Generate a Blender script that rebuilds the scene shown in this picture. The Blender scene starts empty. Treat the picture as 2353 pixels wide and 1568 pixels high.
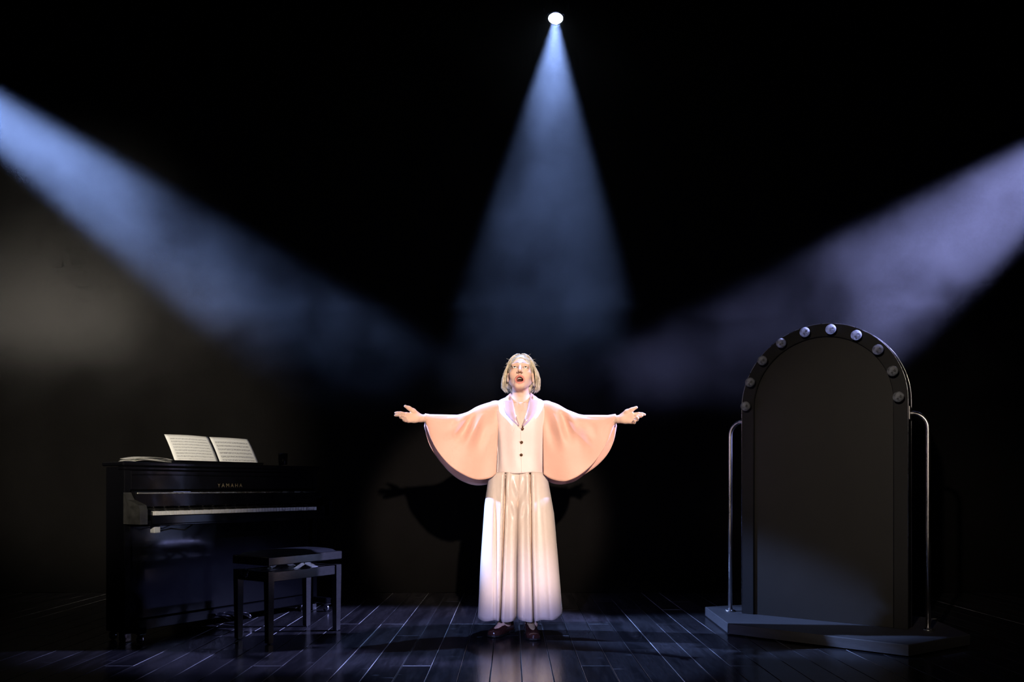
import bpy, math, random
import numpy as np
from mathutils import Vector, Matrix

random.seed(7)
rng = np.random.default_rng(11)
scene = bpy.context.scene
COL = scene.collection

# ------------------------------------------------------------------ camera
cam_d = bpy.data.cameras.new('camera')
cam_d.sensor_width = 36.0
cam_d.lens = 36.0 * 1853.0 / 2353.0
cam_d.shift_y = (1118.0 - 784.0) / 2353.0
cam_d.clip_end = 100
cam = bpy.data.objects.new('camera', cam_d)
cam.location = (0, 0, 0.88)
cam.rotation_euler = (math.pi / 2, 0, 0)
COL.objects.link(cam)
scene.camera = cam

# ------------------------------------------------------------------ world, view, light
world = bpy.data.worlds.new('dark_theatre')
scene.world = world
world.use_nodes = True
world.node_tree.nodes['Background'].inputs[0].default_value = (0.0, 0.0, 0.0, 1)
world.node_tree.nodes['Background'].inputs[1].default_value = 0.0
scene.view_settings.view_transform = 'Standard'
scene.view_settings.look = 'None'
scene.view_settings.exposure = 0.0
scene.view_settings.gamma = 1.0
scene.view_settings.use_curve_mapping = False
scene.cycles.use_denoising = True
scene.cycles.max_bounces = 4
scene.cycles.diffuse_bounces = 2
scene.cycles.glossy_bounces = 2
scene.cycles.transmission_bounces = 4
scene.cycles.use_adaptive_sampling = True
scene.cycles.adaptive_threshold = 0.09
scene.cycles.adaptive_min_samples = 12
scene.cycles.volume_bounces = 0
scene.cycles.transparent_max_bounces = 8
scene.cycles.volume_step_rate = 3.0
scene.cycles.volume_max_steps = 96
scene.cycles.sample_clamp_indirect = 4.0

def spot(name, loc, target, power, color, size_deg, blend, radius=0.05):
    d = bpy.data.lights.new(name, 'SPOT')
    d.energy = power
    d.color = color
    d.spot_size = math.radians(size_deg)
    d.spot_blend = blend
    d.shadow_soft_size = radius
    o = bpy.data.objects.new(name, d)
    o.location = loc
    o.rotation_euler = (Vector(target) - Vector(loc)).to_track_quat('-Z', 'Y').to_euler()
    COL.objects.link(o)
    return o

# follow spot from the front of house, upper right
spot('follow_spot', (1.20, -4.3, 3.15), (0.04, 4.787, 1.00), 4700, (1.0, 0.84, 0.73), 11.0, 0.45, 0.07)
# two side beams from the wings, slightly upstage of the singer
spot('side_beam_stage_right', (-4.82, 5.40, 4.31), (0.10, 4.95, 0.80), 10000, (0.29, 0.45, 1.0), 12.0, 0.55, 0.06)
spot('side_beam_stage_left', (4.62, 5.40, 3.75), (0.0, 4.95, 0.45), 6600, (0.40, 0.44, 1.0), 19.5, 0.40, 0.06)
# dim warm front-of-house washes on piano and mirror
spot('front_wash_piano', (-0.2, -4.5, 3.3), (-2.75, 5.2, 1.50), 5600, (1.0, 0.90, 0.76), 16, 0.85, 0.08)
spot('front_wash_mirror', (-2.8, -3.5, 3.0), (2.2, 5.0, 0.9), 1000, (1.0, 0.86, 0.72), 15, 0.9, 0.08)
# low blue wash along the front of the stage floor, shuttered to a wide flat oval
blue = spot('front_wash_blue', (-1.5, -4.0, 2.6), (0.1, 4.35, 0.05), 2200, (0.36, 0.42, 1.0), 8.0, 0.8, 0.08)
blue.scale = (2.2, 1.0, 1.0)

# ------------------------------------------------------------------ helpers
def link(o, parent=None):
    COL.objects.link(o)
    if parent is not None:
        o.parent = parent
    return o

def empty(name, loc=(0, 0, 0), rz=0.0):
    o = bpy.data.objects.new(name, None)
    o.empty_display_size = 0.1
    o.location = loc
    o.rotation_euler = (0, 0, rz)
    return link(o)

def tag(o, label=None, cat=None, group=None, kind=None):
    if label: o['label'] = label
    if cat: o['category'] = cat
    if group: o['group'] = group
    if kind: o['kind'] = kind
    return o

class MB:
    """collects vertices and faces of ONE mesh"""
    def __init__(self):
        self.v, self.f, self.s = [], [], []
    def add(self, verts, faces, smooth=False):
        b = len(self.v)
        self.v += [tuple(p) for p in verts]
        self.f += [tuple(i + b for i in f) for f in faces]
        self.s += [smooth] * len(faces)
        return self
    def box(self, lo, hi, M=None):
        x0, y0, z0 = lo; x1, y1, z1 = hi
        v = [(x0,y0,z0),(x1,y0,z0),(x1,y1,z0),(x0,y1,z0),(x0,y0,z1),(x1,y0,z1),(x1,y1,z1),(x0,y1,z1)]
        if M is not None: v = [M @ Vector(p) for p in v]
        return self.add(v, [(0,3,2,1),(4,5,6,7),(0,1,5,4),(1,2,6,5),(2,3,7,6),(3,0,4,7)])
    def bbox(self, lo, hi, b=0.004, M=None):
        """box with chamfered edges"""
        x0,y0,z0 = lo; x1,y1,z1 = hi
        b = min(b, (x1-x0)*.45, (y1-y0)*.45, (z1-z0)*.45)
        X=(x0,x1);Y=(y0,y1);Z=(z0,z1)
        v=[];idx={}
        for i in (0,1):
            for j in (0,1):
                for k in (0,1):
                    sx,sy,sz=(1-2*i),(1-2*j),(1-2*k)
                    for a,p in enumerate(((X[i],Y[j]+sy*b,Z[k]+sz*b),(X[i]+sx*b,Y[j],Z[k]+sz*b),(X[i]+sx*b,Y[j]+sy*b,Z[k]))):
                        idx[(i,j,k,a)]=len(v); v.append(p)
        f=[]
        for i in (0,1): f.append([idx[(i,j,k,0)] for j,k in ((0,0),(1,0),(1,1),(0,1))][::(1 if i else -1)])
        for j in (0,1): f.append([idx[(i,j,k,1)] for i,k in ((0,0),(1,0),(1,1),(0,1))][::(-1 if j else 1)])
        for k in (0,1): f.append([idx[(i,j,k,2)] for i,j in ((0,0),(1,0),(1,1),(0,1))][::(1 if k else -1)])
        for j in (0,1):
            for k in (0,1):
                f.append([idx[(0,j,k,1)],idx[(1,j,k,1)],idx[(1,j,k,2)],idx[(0,j,k,2)]])
        for i in (0,1):
            for k in (0,1):
                f.append([idx[(i,0,k,0)],idx[(i,1,k,0)],idx[(i,1,k,2)],idx[(i,0,k,2)]])
        for i in (0,1):
            for j in (0,1):
                f.append([idx[(i,j,0,0)],idx[(i,j,1,0)],idx[(i,j,1,1)],idx[(i,j,0,1)]])
        for i in (0,1):
            for j in (0,1):
                for k in (0,1):
                    f.append([idx[(i,j,k,a)] for a in range(3)])
        if M is not None: v=[M @ Vector(p) for p in v]
        # fix winding against the centre
        c = sum((Vector(p) for p in v), Vector())/len(v)
        g=[]
        for q in f:
            a,b_,d=(Vector(v[q[0]]),Vector(v[q[1]]),Vector(v[q[2]]))
            n=(b_-a).cross(d-a)
            g.append(tuple(q) if n.dot(a-c)>0 else tuple(q[::-1]))
        return self.add(v,g)
    def tube(self, pts, rad, n=12, cap=True, smooth=True):
        pts=[Vector(p) for p in pts]
        if not hasattr(rad,'__len__'): rad=[rad]*len(pts)
        V=[];F=[]
        up=None
        for i,p in enumerate(pts):
            t=(pts[min(i+1,len(pts)-1)]-pts[max(i-1,0)]).normalized()
            if up is None:
                up=t.orthogonal().normalized()
            else:
                up=(up-t*up.dot(t)).normalized()
            s=t.cross(up)
            for k in range(n):
                a=2*math.pi*k/n
                V.append(p+(up*math.cos(a)+s*math.sin(a))*rad[i])
        for i in range(len(pts)-1):
            for k in range(n):
                F.append((i*n+k,i*n+(k+1)%n,(i+1)*n+(k+1)%n,(i+1)*n+k))
        self.add(V,F,smooth)
        if cap:
            b=len(self.v)-len(V)
            self.f.append(tuple(b+k for k in range(n))[::-1]); self.s.append(False)
            e=b+(len(pts)-1)*n
            self.f.append(tuple(e+k for k in range(n))); self.s.append(False)
        return self
    def lathe(self, prof, n=24, M=None, smooth=True):
        V=[];F=[]
        for r,z in prof:
            for k in range(n):
                a=2*math.pi*k/n
                p=Vector((r*math.cos(a),r*math.sin(a),z))
                V.append(M@p if M is not None else p)
        for i in range(len(prof)-1):
            for k in range(n):
                F.append((i*n+k,i*n+(k+1)%n,(i+1)*n+(k+1)%n,(i+1)*n+k))
        return self.add(V,F,smooth)
    def prism(self, poly, z0, z1):
        n=len(poly)
        v=[(x,y,z0) for x,y in poly]+[(x,y,z1) for x,y in poly]
        f=[tuple(range(n))[::-1],tuple(range(n,2*n))]+[(i,(i+1)%n,n+(i+1)%n,n+i) for i in range(n)]
        return self.add(v,f)
    def build(self, name, mat, parent=None):
        me=bpy.data.meshes.new(name)
        me.from_pydata(self.v,[],self.f)
        me.polygons.foreach_set('use_smooth',self.s)
        me.materials.append(mat)
        me.update()
        return link(bpy.data.objects.new(name,me),parent)

def grid_mesh(name, P, mat, parent=None, closed_u=False, smooth=True, flip=False, solid=0.0, offset=0.0):
    """P: array (nu, nv, 3)"""
    nu,nv=P.shape[:2]
    V=P.reshape(-1,3)
    F=[]
    for i in range(nu if closed_u else nu-1):
        for j in range(nv-1):
            a=i*nv+j; b=((i+1)%nu)*nv+j
            q=(a,b,b+1,a+1)
            F.append(q[::-1] if flip else q)
    me=bpy.data.meshes.new(name)
    me.from_pydata(V.tolist(),[],F)
    me.polygons.foreach_set('use_smooth',[smooth]*len(F))
    me.materials.append(mat)
    me.update()
    o=link(bpy.data.objects.new(name,me),parent)
    if solid:
        m=o.modifiers.new('cloth_thickness','SOLIDIFY'); m.thickness=solid; m.offset=offset
    return o

# ------------------------------------------------------------------ materials
def new_mat(name):
    m=bpy.data.materials.new(name); m.use_nodes=True
    return m, m.node_tree, m.node_tree.nodes['Principled BSDF']

def pmat(name, color, rough=0.5, metal=0.0, spec=0.5, noise=0.0, nscale=20.0, bump=0.0, bscale=80.0, coat=0.0, sheen=0.0, aniso=None, trans=0.0, ior=1.45, sss=0.0, rnoise=0.0):
    m,nt,b=new_mat(name)
    b.inputs['Base Color'].default_value=(*color,1)
    b.inputs['Roughness'].default_value=rough
    b.inputs['Metallic'].default_value=metal
    b.inputs['Specular IOR Level'].default_value=spec
    b.inputs['Coat Weight'].default_value=coat
    b.inputs['Coat Roughness'].default_value=0.05
    b.inputs['Sheen Weight'].default_value=sheen
    b.inputs['Transmission Weight'].default_value=trans
    b.inputs['IOR'].default_value=ior
    if sss:
        b.inputs['Subsurface Weight'].default_value=sss
        b.inputs['Subsurface Radius'].default_value=(0.012,0.005,0.003)
        b.inputs['Subsurface Scale'].default_value=1.0
    tc=nt.nodes.new('ShaderNodeTexCoord')
    mp=nt.nodes.new('ShaderNodeMapping')
    nt.links.new(tc.outputs['Object'],mp.inputs[0])
    if aniso: mp.inputs['Scale'].default_value=aniso
    if noise or rnoise:
        n=nt.nodes.new('ShaderNodeTexNoise'); n.inputs['Scale'].default_value=nscale; n.inputs['Detail'].default_value=4
        nt.links.new(mp.outputs[0],n.inputs['Vector'])
    if noise:
        mx=nt.nodes.new('ShaderNodeMix'); mx.data_type='RGBA'
        mx.inputs[6].default_value=(*[c*(1-noise) for c in color],1)
        mx.inputs[7].default_value=(*[min(1,c*(1+noise)) for c in color],1)
        nt.links.new(n.outputs['Fac'],mx.inputs[0]); nt.links.new(mx.outputs[2],b.inputs['Base Color'])
    if rnoise:
        mr=nt.nodes.new('ShaderNodeMapRange')
        mr.inputs[1].default_value=0.35; mr.inputs[2].default_value=0.65
        mr.inputs[3].default_value=max(0.02,rough-rnoise); mr.inputs[4].default_value=min(1,rough+rnoise)
        nt.links.new(n.outputs['Fac'],mr.inputs[0]); nt.links.new(mr.outputs[0],b.inputs['Roughness'])
    if bump:
        n2=nt.nodes.new('ShaderNodeTexNoise'); n2.inputs['Scale'].default_value=bscale; n2.inputs['Detail'].default_value=3
        nt.links.new(mp.outputs[0],n2.inputs['Vector'])
        bp=nt.nodes.new('ShaderNodeBump'); bp.inputs['Strength'].default_value=bump; bp.inputs['Distance'].default_value=0.002
        nt.links.new(n2.outputs['Fac'],bp.inputs['Height']); nt.links.new(bp.outputs[0],b.inputs['Normal'])
    return m

M_lacquer=pmat('black_piano_lacquer',(0.003,0.003,0.004),0.14,spec=0.22,coat=0.1,rnoise=0.05,nscale=9)
M_dusty=pmat('dusty_black_lacquer',(0.035,0.034,0.032),0.30,noise=0.9,nscale=26,bump=0.1)
M_edge=pmat('edge_highlight',(0.45,0.42,0.34),0.25,metal=0.9,rnoise=0.1)  # warm highlight of a black lacquer edge, put into a pale metal colour
M_white_key=pmat('ivory_white_key',(0.82,0.80,0.76),0.28,noise=0.04,nscale=60)
M_black_key=pmat('black_key',(0.010,0.010,0.010),0.3,bump=0.05)
M_chrome=pmat('chrome',(0.72,0.72,0.74),0.16,metal=1.0,rnoise=0.06,nscale=40)
M_steel=pmat('brushed_steel_tube',(0.52,0.50,0.50),0.30,metal=1.0,rnoise=0.08,nscale=30,aniso=(1,1,.1))
M_vinyl=pmat('black_vinyl',(0.016,0.016,0.018),0.38,bump=0.4,bscale=240)
M_blackwood=pmat('satin_black_wood',(0.030,0.028,0.027),0.24,noise=0.5,nscale=30,aniso=(1,8,8),coat=.3)
M_rubber=pmat('black_rubber',(0.012,0.012,0.012),0.7,bump=0.2)
M_whitebox=pmat('white_plastic',(0.75,0.75,0.73),0.4,noise=0.04)
M_gold=pmat('dull_gold_letter',(0.55,0.40,0.16),0.35,metal=0.9,noise=0.1)
M_frame=pmat('matt_black_paint',(0.005,0.0045,0.005),0.55,spec=0.25,noise=0.3,nscale=12,bump=0.1)
M_panel=pmat('dull_dark_panel',(0.014,0.0125,0.011),0.5,spec=0.25,noise=0.25,nscale=5,bump=0.08,bscale=40)
M_deck=pmat('charcoal_painted_deck',(0.05,0.048,0.05),0.5,noise=0.35,nscale=18,bump=0.25,aniso=(.4,3,3))
M_plinth=pmat('black_plinth',(0.010,0.010,0.010),0.8,bump=0.1)
M_drape=pmat('black_stage_drape',(0.0038,0.0034,0.0031),0.9,noise=0.25,nscale=6,bump=0.3,bscale=200,spec=0.1)
M_glass=pmat('clear_glass',(1,1,1),0.02,trans=1.0,ior=1.5,bump=0.02,bscale=10)
M_bulb,nt,b=new_mat('bulb_glass_glow_mix')
b.inputs['Transmission Weight'].default_value=1.0; b.inputs['Roughness'].default_value=0.04; b.inputs['IOR'].default_value=1.5
tl=nt.nodes.new('ShaderNodeBsdfTranslucent'); tl.inputs['Color'].default_value=(0.92,0.95,1,1)  # milky white mixed into clear glass, standing in for the refracted beam
df=nt.nodes.new('ShaderNodeBsdfDiffuse'); df.inputs['Color'].default_value=(0.9,0.92,0.95,1)
nz=nt.nodes.new('ShaderNodeTexNoise'); nz.inputs['Scale'].default_value=45
tc=nt.nodes.new('ShaderNodeTexCoord'); nt.links.new(tc.outputs['Object'],nz.inputs['Vector'])
ms0=nt.nodes.new('ShaderNodeMixShader'); ms0.inputs[0].default_value=0.3
nt.links.new(tl.outputs[0],ms0.inputs[1]); nt.links.new(df.outputs[0],ms0.inputs[2])
mr=nt.nodes.new('ShaderNodeMapRange'); mr.inputs[1].default_value=0.35; mr.inputs[2].default_value=0.65; mr.inputs[3].default_value=0.15; mr.inputs[4].default_value=0.5
nt.links.new(nz.outputs['Fac'],mr.inputs[0])
ms=nt.nodes.new('ShaderNodeMixShader'); nt.links.new(mr.outputs[0],ms.inputs[0])
nt.links.new(b.outputs[0],ms.inputs[1]); nt.links.new(ms0.outputs[0],ms.inputs[2])
nt.links.new(ms.outputs[0],nt.nodes['Material Output'].inputs['Surface'])
M_filament=pmat('filament_stem',(0.75,0.74,0.72),0.25,metal=0.6,bump=0.05)
M_lampbody=pmat('black_lamp_housing',(0.02,0.02,0.022),0.4,bump=0.1)
M_pink=pmat('blush_pink_crepe',(0.85,0.47,0.35),0.55,noise=0.03,nscale=8,sheen=0.2,bump=0.12,bscale=260)
M_bodice=pmat('pale_blush_crepe',(0.94,0.72,0.66),0.5,noise=0.03,nscale=8,sheen=0.2,bump=0.12,bscale=260)
M_satin=pmat('mauve_satin',(0.62,0.44,0.47),0.20,noise=0.08,nscale=12,sheen=0.2,spec=0.8,bump=0.06,bscale=30)
M_cami=pmat('sheer_blush_top',(0.80,0.52,0.40),0.5,noise=0.08,nscale=60,aniso=(3,3,.4),bump=0.15)
M_button=pmat('bronze_button',(0.22,0.11,0.06),0.25,metal=0.7,bump=0.1)
M_shoe=pmat('oxblood_polished_leather',(0.050,0.018,0.014),0.16,coat=0.6,noise=0.2,bump=0.05)
M_tan=pmat('tan_leather',(0.52,0.36,0.20),0.35,noise=0.12,bump=0.1)
M_sole=pmat('dark_shoe_sole',(0.012,0.010,0.009),0.5,bump=0.1)

# wide satin trousers
M_trouser=pmat('cream_satin',(0.76,0.61,0.52),0.33,noise=0.06,nscale=7,sheen=0.15,bump=0.08,bscale=40)

# skin with per-vertex colouring (lips, brows, inside of the mouth)
M_skin,nt,b=new_mat('skin')
at=nt.nodes.new('ShaderNodeAttribute'); at.attribute_name='tint'
nt.links.new(at.outputs['Color'],b.inputs['Base Color'])
b.inputs['Roughness'].default_value=0.6
b.inputs['Specular IOR Level'].default_value=0.3
b.inputs['Subsurface Weight'].default_value=0.12
b.inputs['Subsurface Radius'].default_value=(0.010,0.004,0.002)
b.inputs['Subsurface Scale'].default_value=1.0
M_eye,nt,b=new_mat('eye')
at=nt.nodes.new('ShaderNodeAttribute'); at.attribute_name='tint'
nt.links.new(at.outputs['Color'],b.inputs['Base Color'])
b.inputs['Roughness'].default_value=0.08
# hair
M_hair,nt,b=new_mat('blonde_hair')
tc=nt.nodes.new('ShaderNodeTexCoord'); n=nt.nodes.new('ShaderNodeTexNoise')
n.inputs['Scale'].default_value=60; n.inputs['Detail'].default_value=3
nt.links.new(tc.outputs['Object'],n.inputs['Vector'])
rp=nt.nodes.new('ShaderNodeValToRGB')
rp.color_ramp.elements[0].position=0.3; rp.color_ramp.elements[0].color=(0.36,0.27,0.15,1)
rp.color_ramp.elements[1].position=0.7; rp.color_ramp.elements[1].color=(0.74,0.64,0.46,1)
nt.links.new(n.outputs['Fac'],rp.inputs[0]); nt.links.new(rp.outputs[0],b.inputs['Base Color'])
b.inputs['Roughness'].default_value=0.34

# floor boards: dark stained oak, satin varnish, grain and scratches
M_plank,nt,b=new_mat('black_stained_boards')
tc=nt.nodes.new('ShaderNodeTexCoord'); oi=nt.nodes.new('ShaderNodeObjectInfo')
ad=nt.nodes.new('ShaderNodeVectorMath'); ad.operation='ADD'
sc_=nt.nodes.new('ShaderNodeVectorMath'); sc_.operation='SCALE'; sc_.inputs[3].default_value=1.0
nt.links.new(tc.outputs['Object'],ad.inputs[0])
cx=nt.nodes.new('ShaderNodeCombineXYZ'); mt=nt.nodes.new('ShaderNodeMath'); mt.operation='MULTIPLY'; mt.inputs[1].default_value=37.0
nt.links.new(oi.outputs['Random'],mt.inputs[0]); nt.links.new(mt.outputs[0],cx.inputs[0]); nt.links.new(mt.outputs[0],cx.inputs[2])
nt.links.new(cx.outputs[0],ad.inputs[1])
mp=nt.nodes.new('ShaderNodeMapping'); mp.inputs['Scale'].default_value=(9,0.9,9)
nt.links.new(ad.outputs[0],mp.inputs[0])
wv=nt.nodes.new('ShaderNodeTexWave'); wv.wave_type='RINGS'; wv.inputs['Scale'].default_value=1.6; wv.inputs['Distortion'].default_value=5; wv.inputs['Detail'].default_value=3; wv.inputs['Detail Scale'].default_value=1.2
nt.links.new(mp.outputs[0],wv.inputs['Vector'])
nz=nt.nodes.new('ShaderNodeTexNoise'); nz.inputs['Scale'].default_value=14; nz.inputs['Detail'].default_value=5
nt.links.new(mp.outputs[0],nz.inputs['Vector'])
mx=nt.nodes.new('ShaderNodeMix'); mx.data_type='RGBA'
mx.inputs[6].default_value=(0.010,0.0095,0.011,1); mx.inputs[7].default_value=(0.040,0.037,0.040,1)
mm=nt.nodes.new('ShaderNodeMath'); mm.operation='MULTIPLY'
nt.links.new(wv.outputs['Fac'],mm.inputs[0]); nt.links.new(nz.outputs['Fac'],mm.inputs[1])
nt.links.new(mm.outputs[0],mx.inputs[0])
# scratches
mp2=nt.nodes.new('ShaderNodeMapping'); mp2.inputs['Scale'].default_value=(1.3,7,1); mp2.inputs['Rotation'].default_value=(0,0,0.9)
nt.links.new(ad.outputs[0],mp2.inputs[0])
ns=nt.nodes.new('ShaderNodeTexNoise'); ns.inputs['Scale'].default_value=3.2; ns.inputs['Detail'].default_value=6; ns.inputs['Roughness'].default_value=0.6
nt.links.new(mp2.outputs[0],ns.inputs['Vector'])
mr=nt.nodes.new('ShaderNodeMapRange'); mr.inputs[1].default_value=0.66; mr.inputs[2].default_value=0.74; mr.inputs[3].default_value=0.0; mr.inputs[4].default_value=1.0
nt.links.new(ns.outputs['Fac'],mr.inputs[0])
mx2=nt.nodes.new('ShaderNodeMix'); mx2.data_type='RGBA'; mx2.inputs[7].default_value=(0.10,0.10,0.11,1)
nt.links.new(mr.outputs[0],mx2.inputs[0]); nt.links.new(mx.outputs[2],mx2.inputs[6])
nt.links.new(mx2.outputs[2],b.inputs['Base Color'])
rr=nt.nodes.new('ShaderNodeMapRange'); rr.inputs[3].default_value=0.15; rr.inputs[4].default_value=0.27
nt.links.new(nz.outputs['Fac'],rr.inputs[0]); nt.links.new(rr.outputs[0],b.inputs['Roughness'])
bp=nt.nodes.new('ShaderNodeBump'); bp.inputs['Strength'].default_value=0.12; bp.inputs['Distance'].default_value=0.002
nt.links.new(mm.outputs[0],bp.inputs['Height']); nt.links.new(bp.outputs[0],b.inputs['Normal'])
M_worn_lit,nt,b=new_mat('worn_lit_board_edge')  # pale bevels: wear, plus the light that edges catch, as colour
oi=nt.nodes.new('ShaderNodeObjectInfo'); tc=nt.nodes.new('ShaderNodeTexCoord')
nw_=nt.nodes.new('ShaderNodeTexNoise'); nw_.inputs['Scale'].default_value=3.0; nt.links.new(tc.outputs['Object'],nw_.inputs['Vector'])
m1=nt.nodes.new('ShaderNodeMath'); m1.operation='ADD'; nt.links.new(oi.outputs['Random'],m1.inputs[0]); nt.links.new(nw_.outputs['Fac'],m1.inputs[1])
m2=nt.nodes.new('ShaderNodeMapRange'); m2.inputs[1].default_value=1.05; m2.inputs[2].default_value=1.5; nt.links.new(m1.outputs[0],m2.inputs[0])
m3=nt.nodes.new('ShaderNodeMix'); m3.data_type='RGBA'; m3.inputs[6].default_value=(0.015,0.014,0.015,1); m3.inputs[7].default_value=(0.34,0.33,0.33,1)
nt.links.new(m2.outputs[0],m3.inputs[0]); nt.links.new(m3.outputs[2],b.inputs['Base Color']); b.inputs['Roughness'].default_value=0.5
M_gap=pmat('dark_floor_bed',(0.006,0.006,0.006),0.8,bump=0.1)

# sheet music: staves and lines of lyrics printed on paper
def paper_mat(name, dark, rows, seed):
    m,nt,b=new_mat(name)
    b.inputs['Roughness'].default_value=0.7
    uv=nt.nodes.new('ShaderNodeTexCoord')
    sp=nt.nodes.new('ShaderNodeSeparateXYZ'); nt.links.new(uv.outputs['UV'],sp.inputs[0])
    def math_(op,a,b_=None):
        n=nt.nodes.new('ShaderNodeMath'); n.operation=op
        for i,x in enumerate((a,b_)):
            if x is None: continue
            if isinstance(x,(int,float)): n.inputs[i].default_value=x
            else: nt.links.new(x,n.inputs[i])
        return n.outputs[0]
    fr=math_('FRACT',math_('MULTIPLY',sp.outputs[1],rows))
    band=math_('LESS_THAN',math_('ABSOLUTE',math_('SUBTRACT',fr,0.5)),0.24)
    line=math_('LESS_THAN',math_('FRACT',math_('MULTIPLY',sp.outputs[1],rows*10)),0.35)
    stave=math_('MULTIPLY',band,line)
    mp=nt.nodes.new('ShaderNodeMapping'); mp.inputs['Scale'].default_value=(60,rows*4,1); mp.inputs['Location'].default_value=(seed,seed*2,0)
    nt.links.new(uv.outputs['UV'],mp.inputs[0])
    nz=nt.nodes.new('ShaderNodeTexNoise'); nz.inputs['Scale'].default_value=1.0; nz.inputs['Detail'].default_value=1
    nt.links.new(mp.outputs[0],nz.inputs['Vector'])
    notes=math_('MULTIPLY',math_('GREATER_THAN',nz.outputs['Fac'],0.52),band)
    inx=math_('MULTIPLY',math_('GREATER_THAN',sp.outputs[0],0.08),math_('LESS_THAN',sp.outputs[0],0.92))
    iny=math_('MULTIPLY',math_('GREATER_THAN',sp.outputs[1],0.06),math_('LESS_THAN',sp.outputs[1],0.90))
    ink=math_('MULTIPLY',math_('MULTIPLY',inx,iny),math_('ADD',math_('MULTIPLY',stave,0.45),math_('MULTIPLY',notes,dark)))
    mx=nt.nodes.new('ShaderNodeMix'); mx.data_type='RGBA'
    mx.inputs[6].default_value=(0.74,0.73,0.68,1); mx.inputs[7].default_value=(0.05,0.05,0.05,1)
    nt.links.new(ink,mx.inputs[0]); nt.links.new(mx.outputs[2],b.inputs['Base Color'])
    return m
M_paper_a=paper_mat('printed_lyrics',0.40,9,3.1)
M_paper_b=paper_mat('printed_staves',0.55,7,7.7)
M_paper=pmat('worn_paper',(0.55,0.54,0.50),0.75,noise=0.2,nscale=30,bump=0.2)

# ------------------------------------------------------------------ the setting
WALL_Y=6.667
bed=MB().box((-7.5,-0.5,-0.10),(7.5,WALL_Y+0.2,-0.022)).build('floor',M_gap)
tag(bed,'black stage floor of dark stained boards','floor',kind='structure')
del bed['category']
PW,GAP,TH=0.146,0.003,0.022
def plank_mesh(L):
    m=MB(); w=PW/2-GAP/2; b=0.0022; h=L/2-0.0015
    z0,z1=-TH,0.0
    o=[(-w,-h),(w,-h),(w,h),(-w,h)]; i=[(-w+b,-h+b),(w-b,-h+b),(w-b,h-b),(-w+b,h-b)]
    v=[(x,y,z0) for x,y in o]+[(x,y,z1-0.0016) for x,y in o]+[(x,y,z1) for x,y in i]
    f=[(8,9,10,11)]+[(k,(k+1)%4,4+(k+1)%4,4+k) for k in range(4)]+[(4+k,4+(k+1)%4,8+(k+1)%4,8+k) for k in range(4)]
    me=bpy.data.meshes.new('plank'); me.from_pydata(v,[],f); me.materials.append(M_plank); me.materials.append(M_worn_lit)
    for k in (5,6,7,8): me.polygons[k].material_index=1
    me.update()
    return me
Y0,Y1=3.05,WALL_Y
plank_cache={}
ncol=62
for c in range(ncol):
    x=-ncol/2*PW+(c+0.5)*PW+0.045
    cut=[Y0]; y=Y0+random.choice((0.5,0.9,1.3,1.7,2.1))
    while y<Y1-0.25:
        cut.append(y); y+=random.choice((1.8,2.2))
    cut.append(Y1)
    for a,bb in zip(cut[:-1],cut[1:]):
        L=round(bb-a,3)
        if L not in plank_cache: plank_cache[L]=plank_mesh(L)
        o=bpy.data.objects.new('plank',plank_cache[L])
        o.location=(x,(a+bb)/2,random.uniform(-0.0007,0.0004))
        link(o,bed)
# back wall: black drape with soft vertical folds
nx,nz=220,10
P=np.zeros((nx,nz,3))
xs=np.linspace(-7.5,7.5,nx)
for i,x in enumerate(xs):
    for j in range(nz):
        z=5.6*j/(nz-1)
        P[i,j]=(x,WALL_Y+0.03+0.016*math.sin(x*9.0+1.3*math.sin(x*2.1)),z)
wall=grid_mesh('wall_back',P,M_drape,None,solid=0.02,offset=1)
tag(wall,kind='structure')

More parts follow.
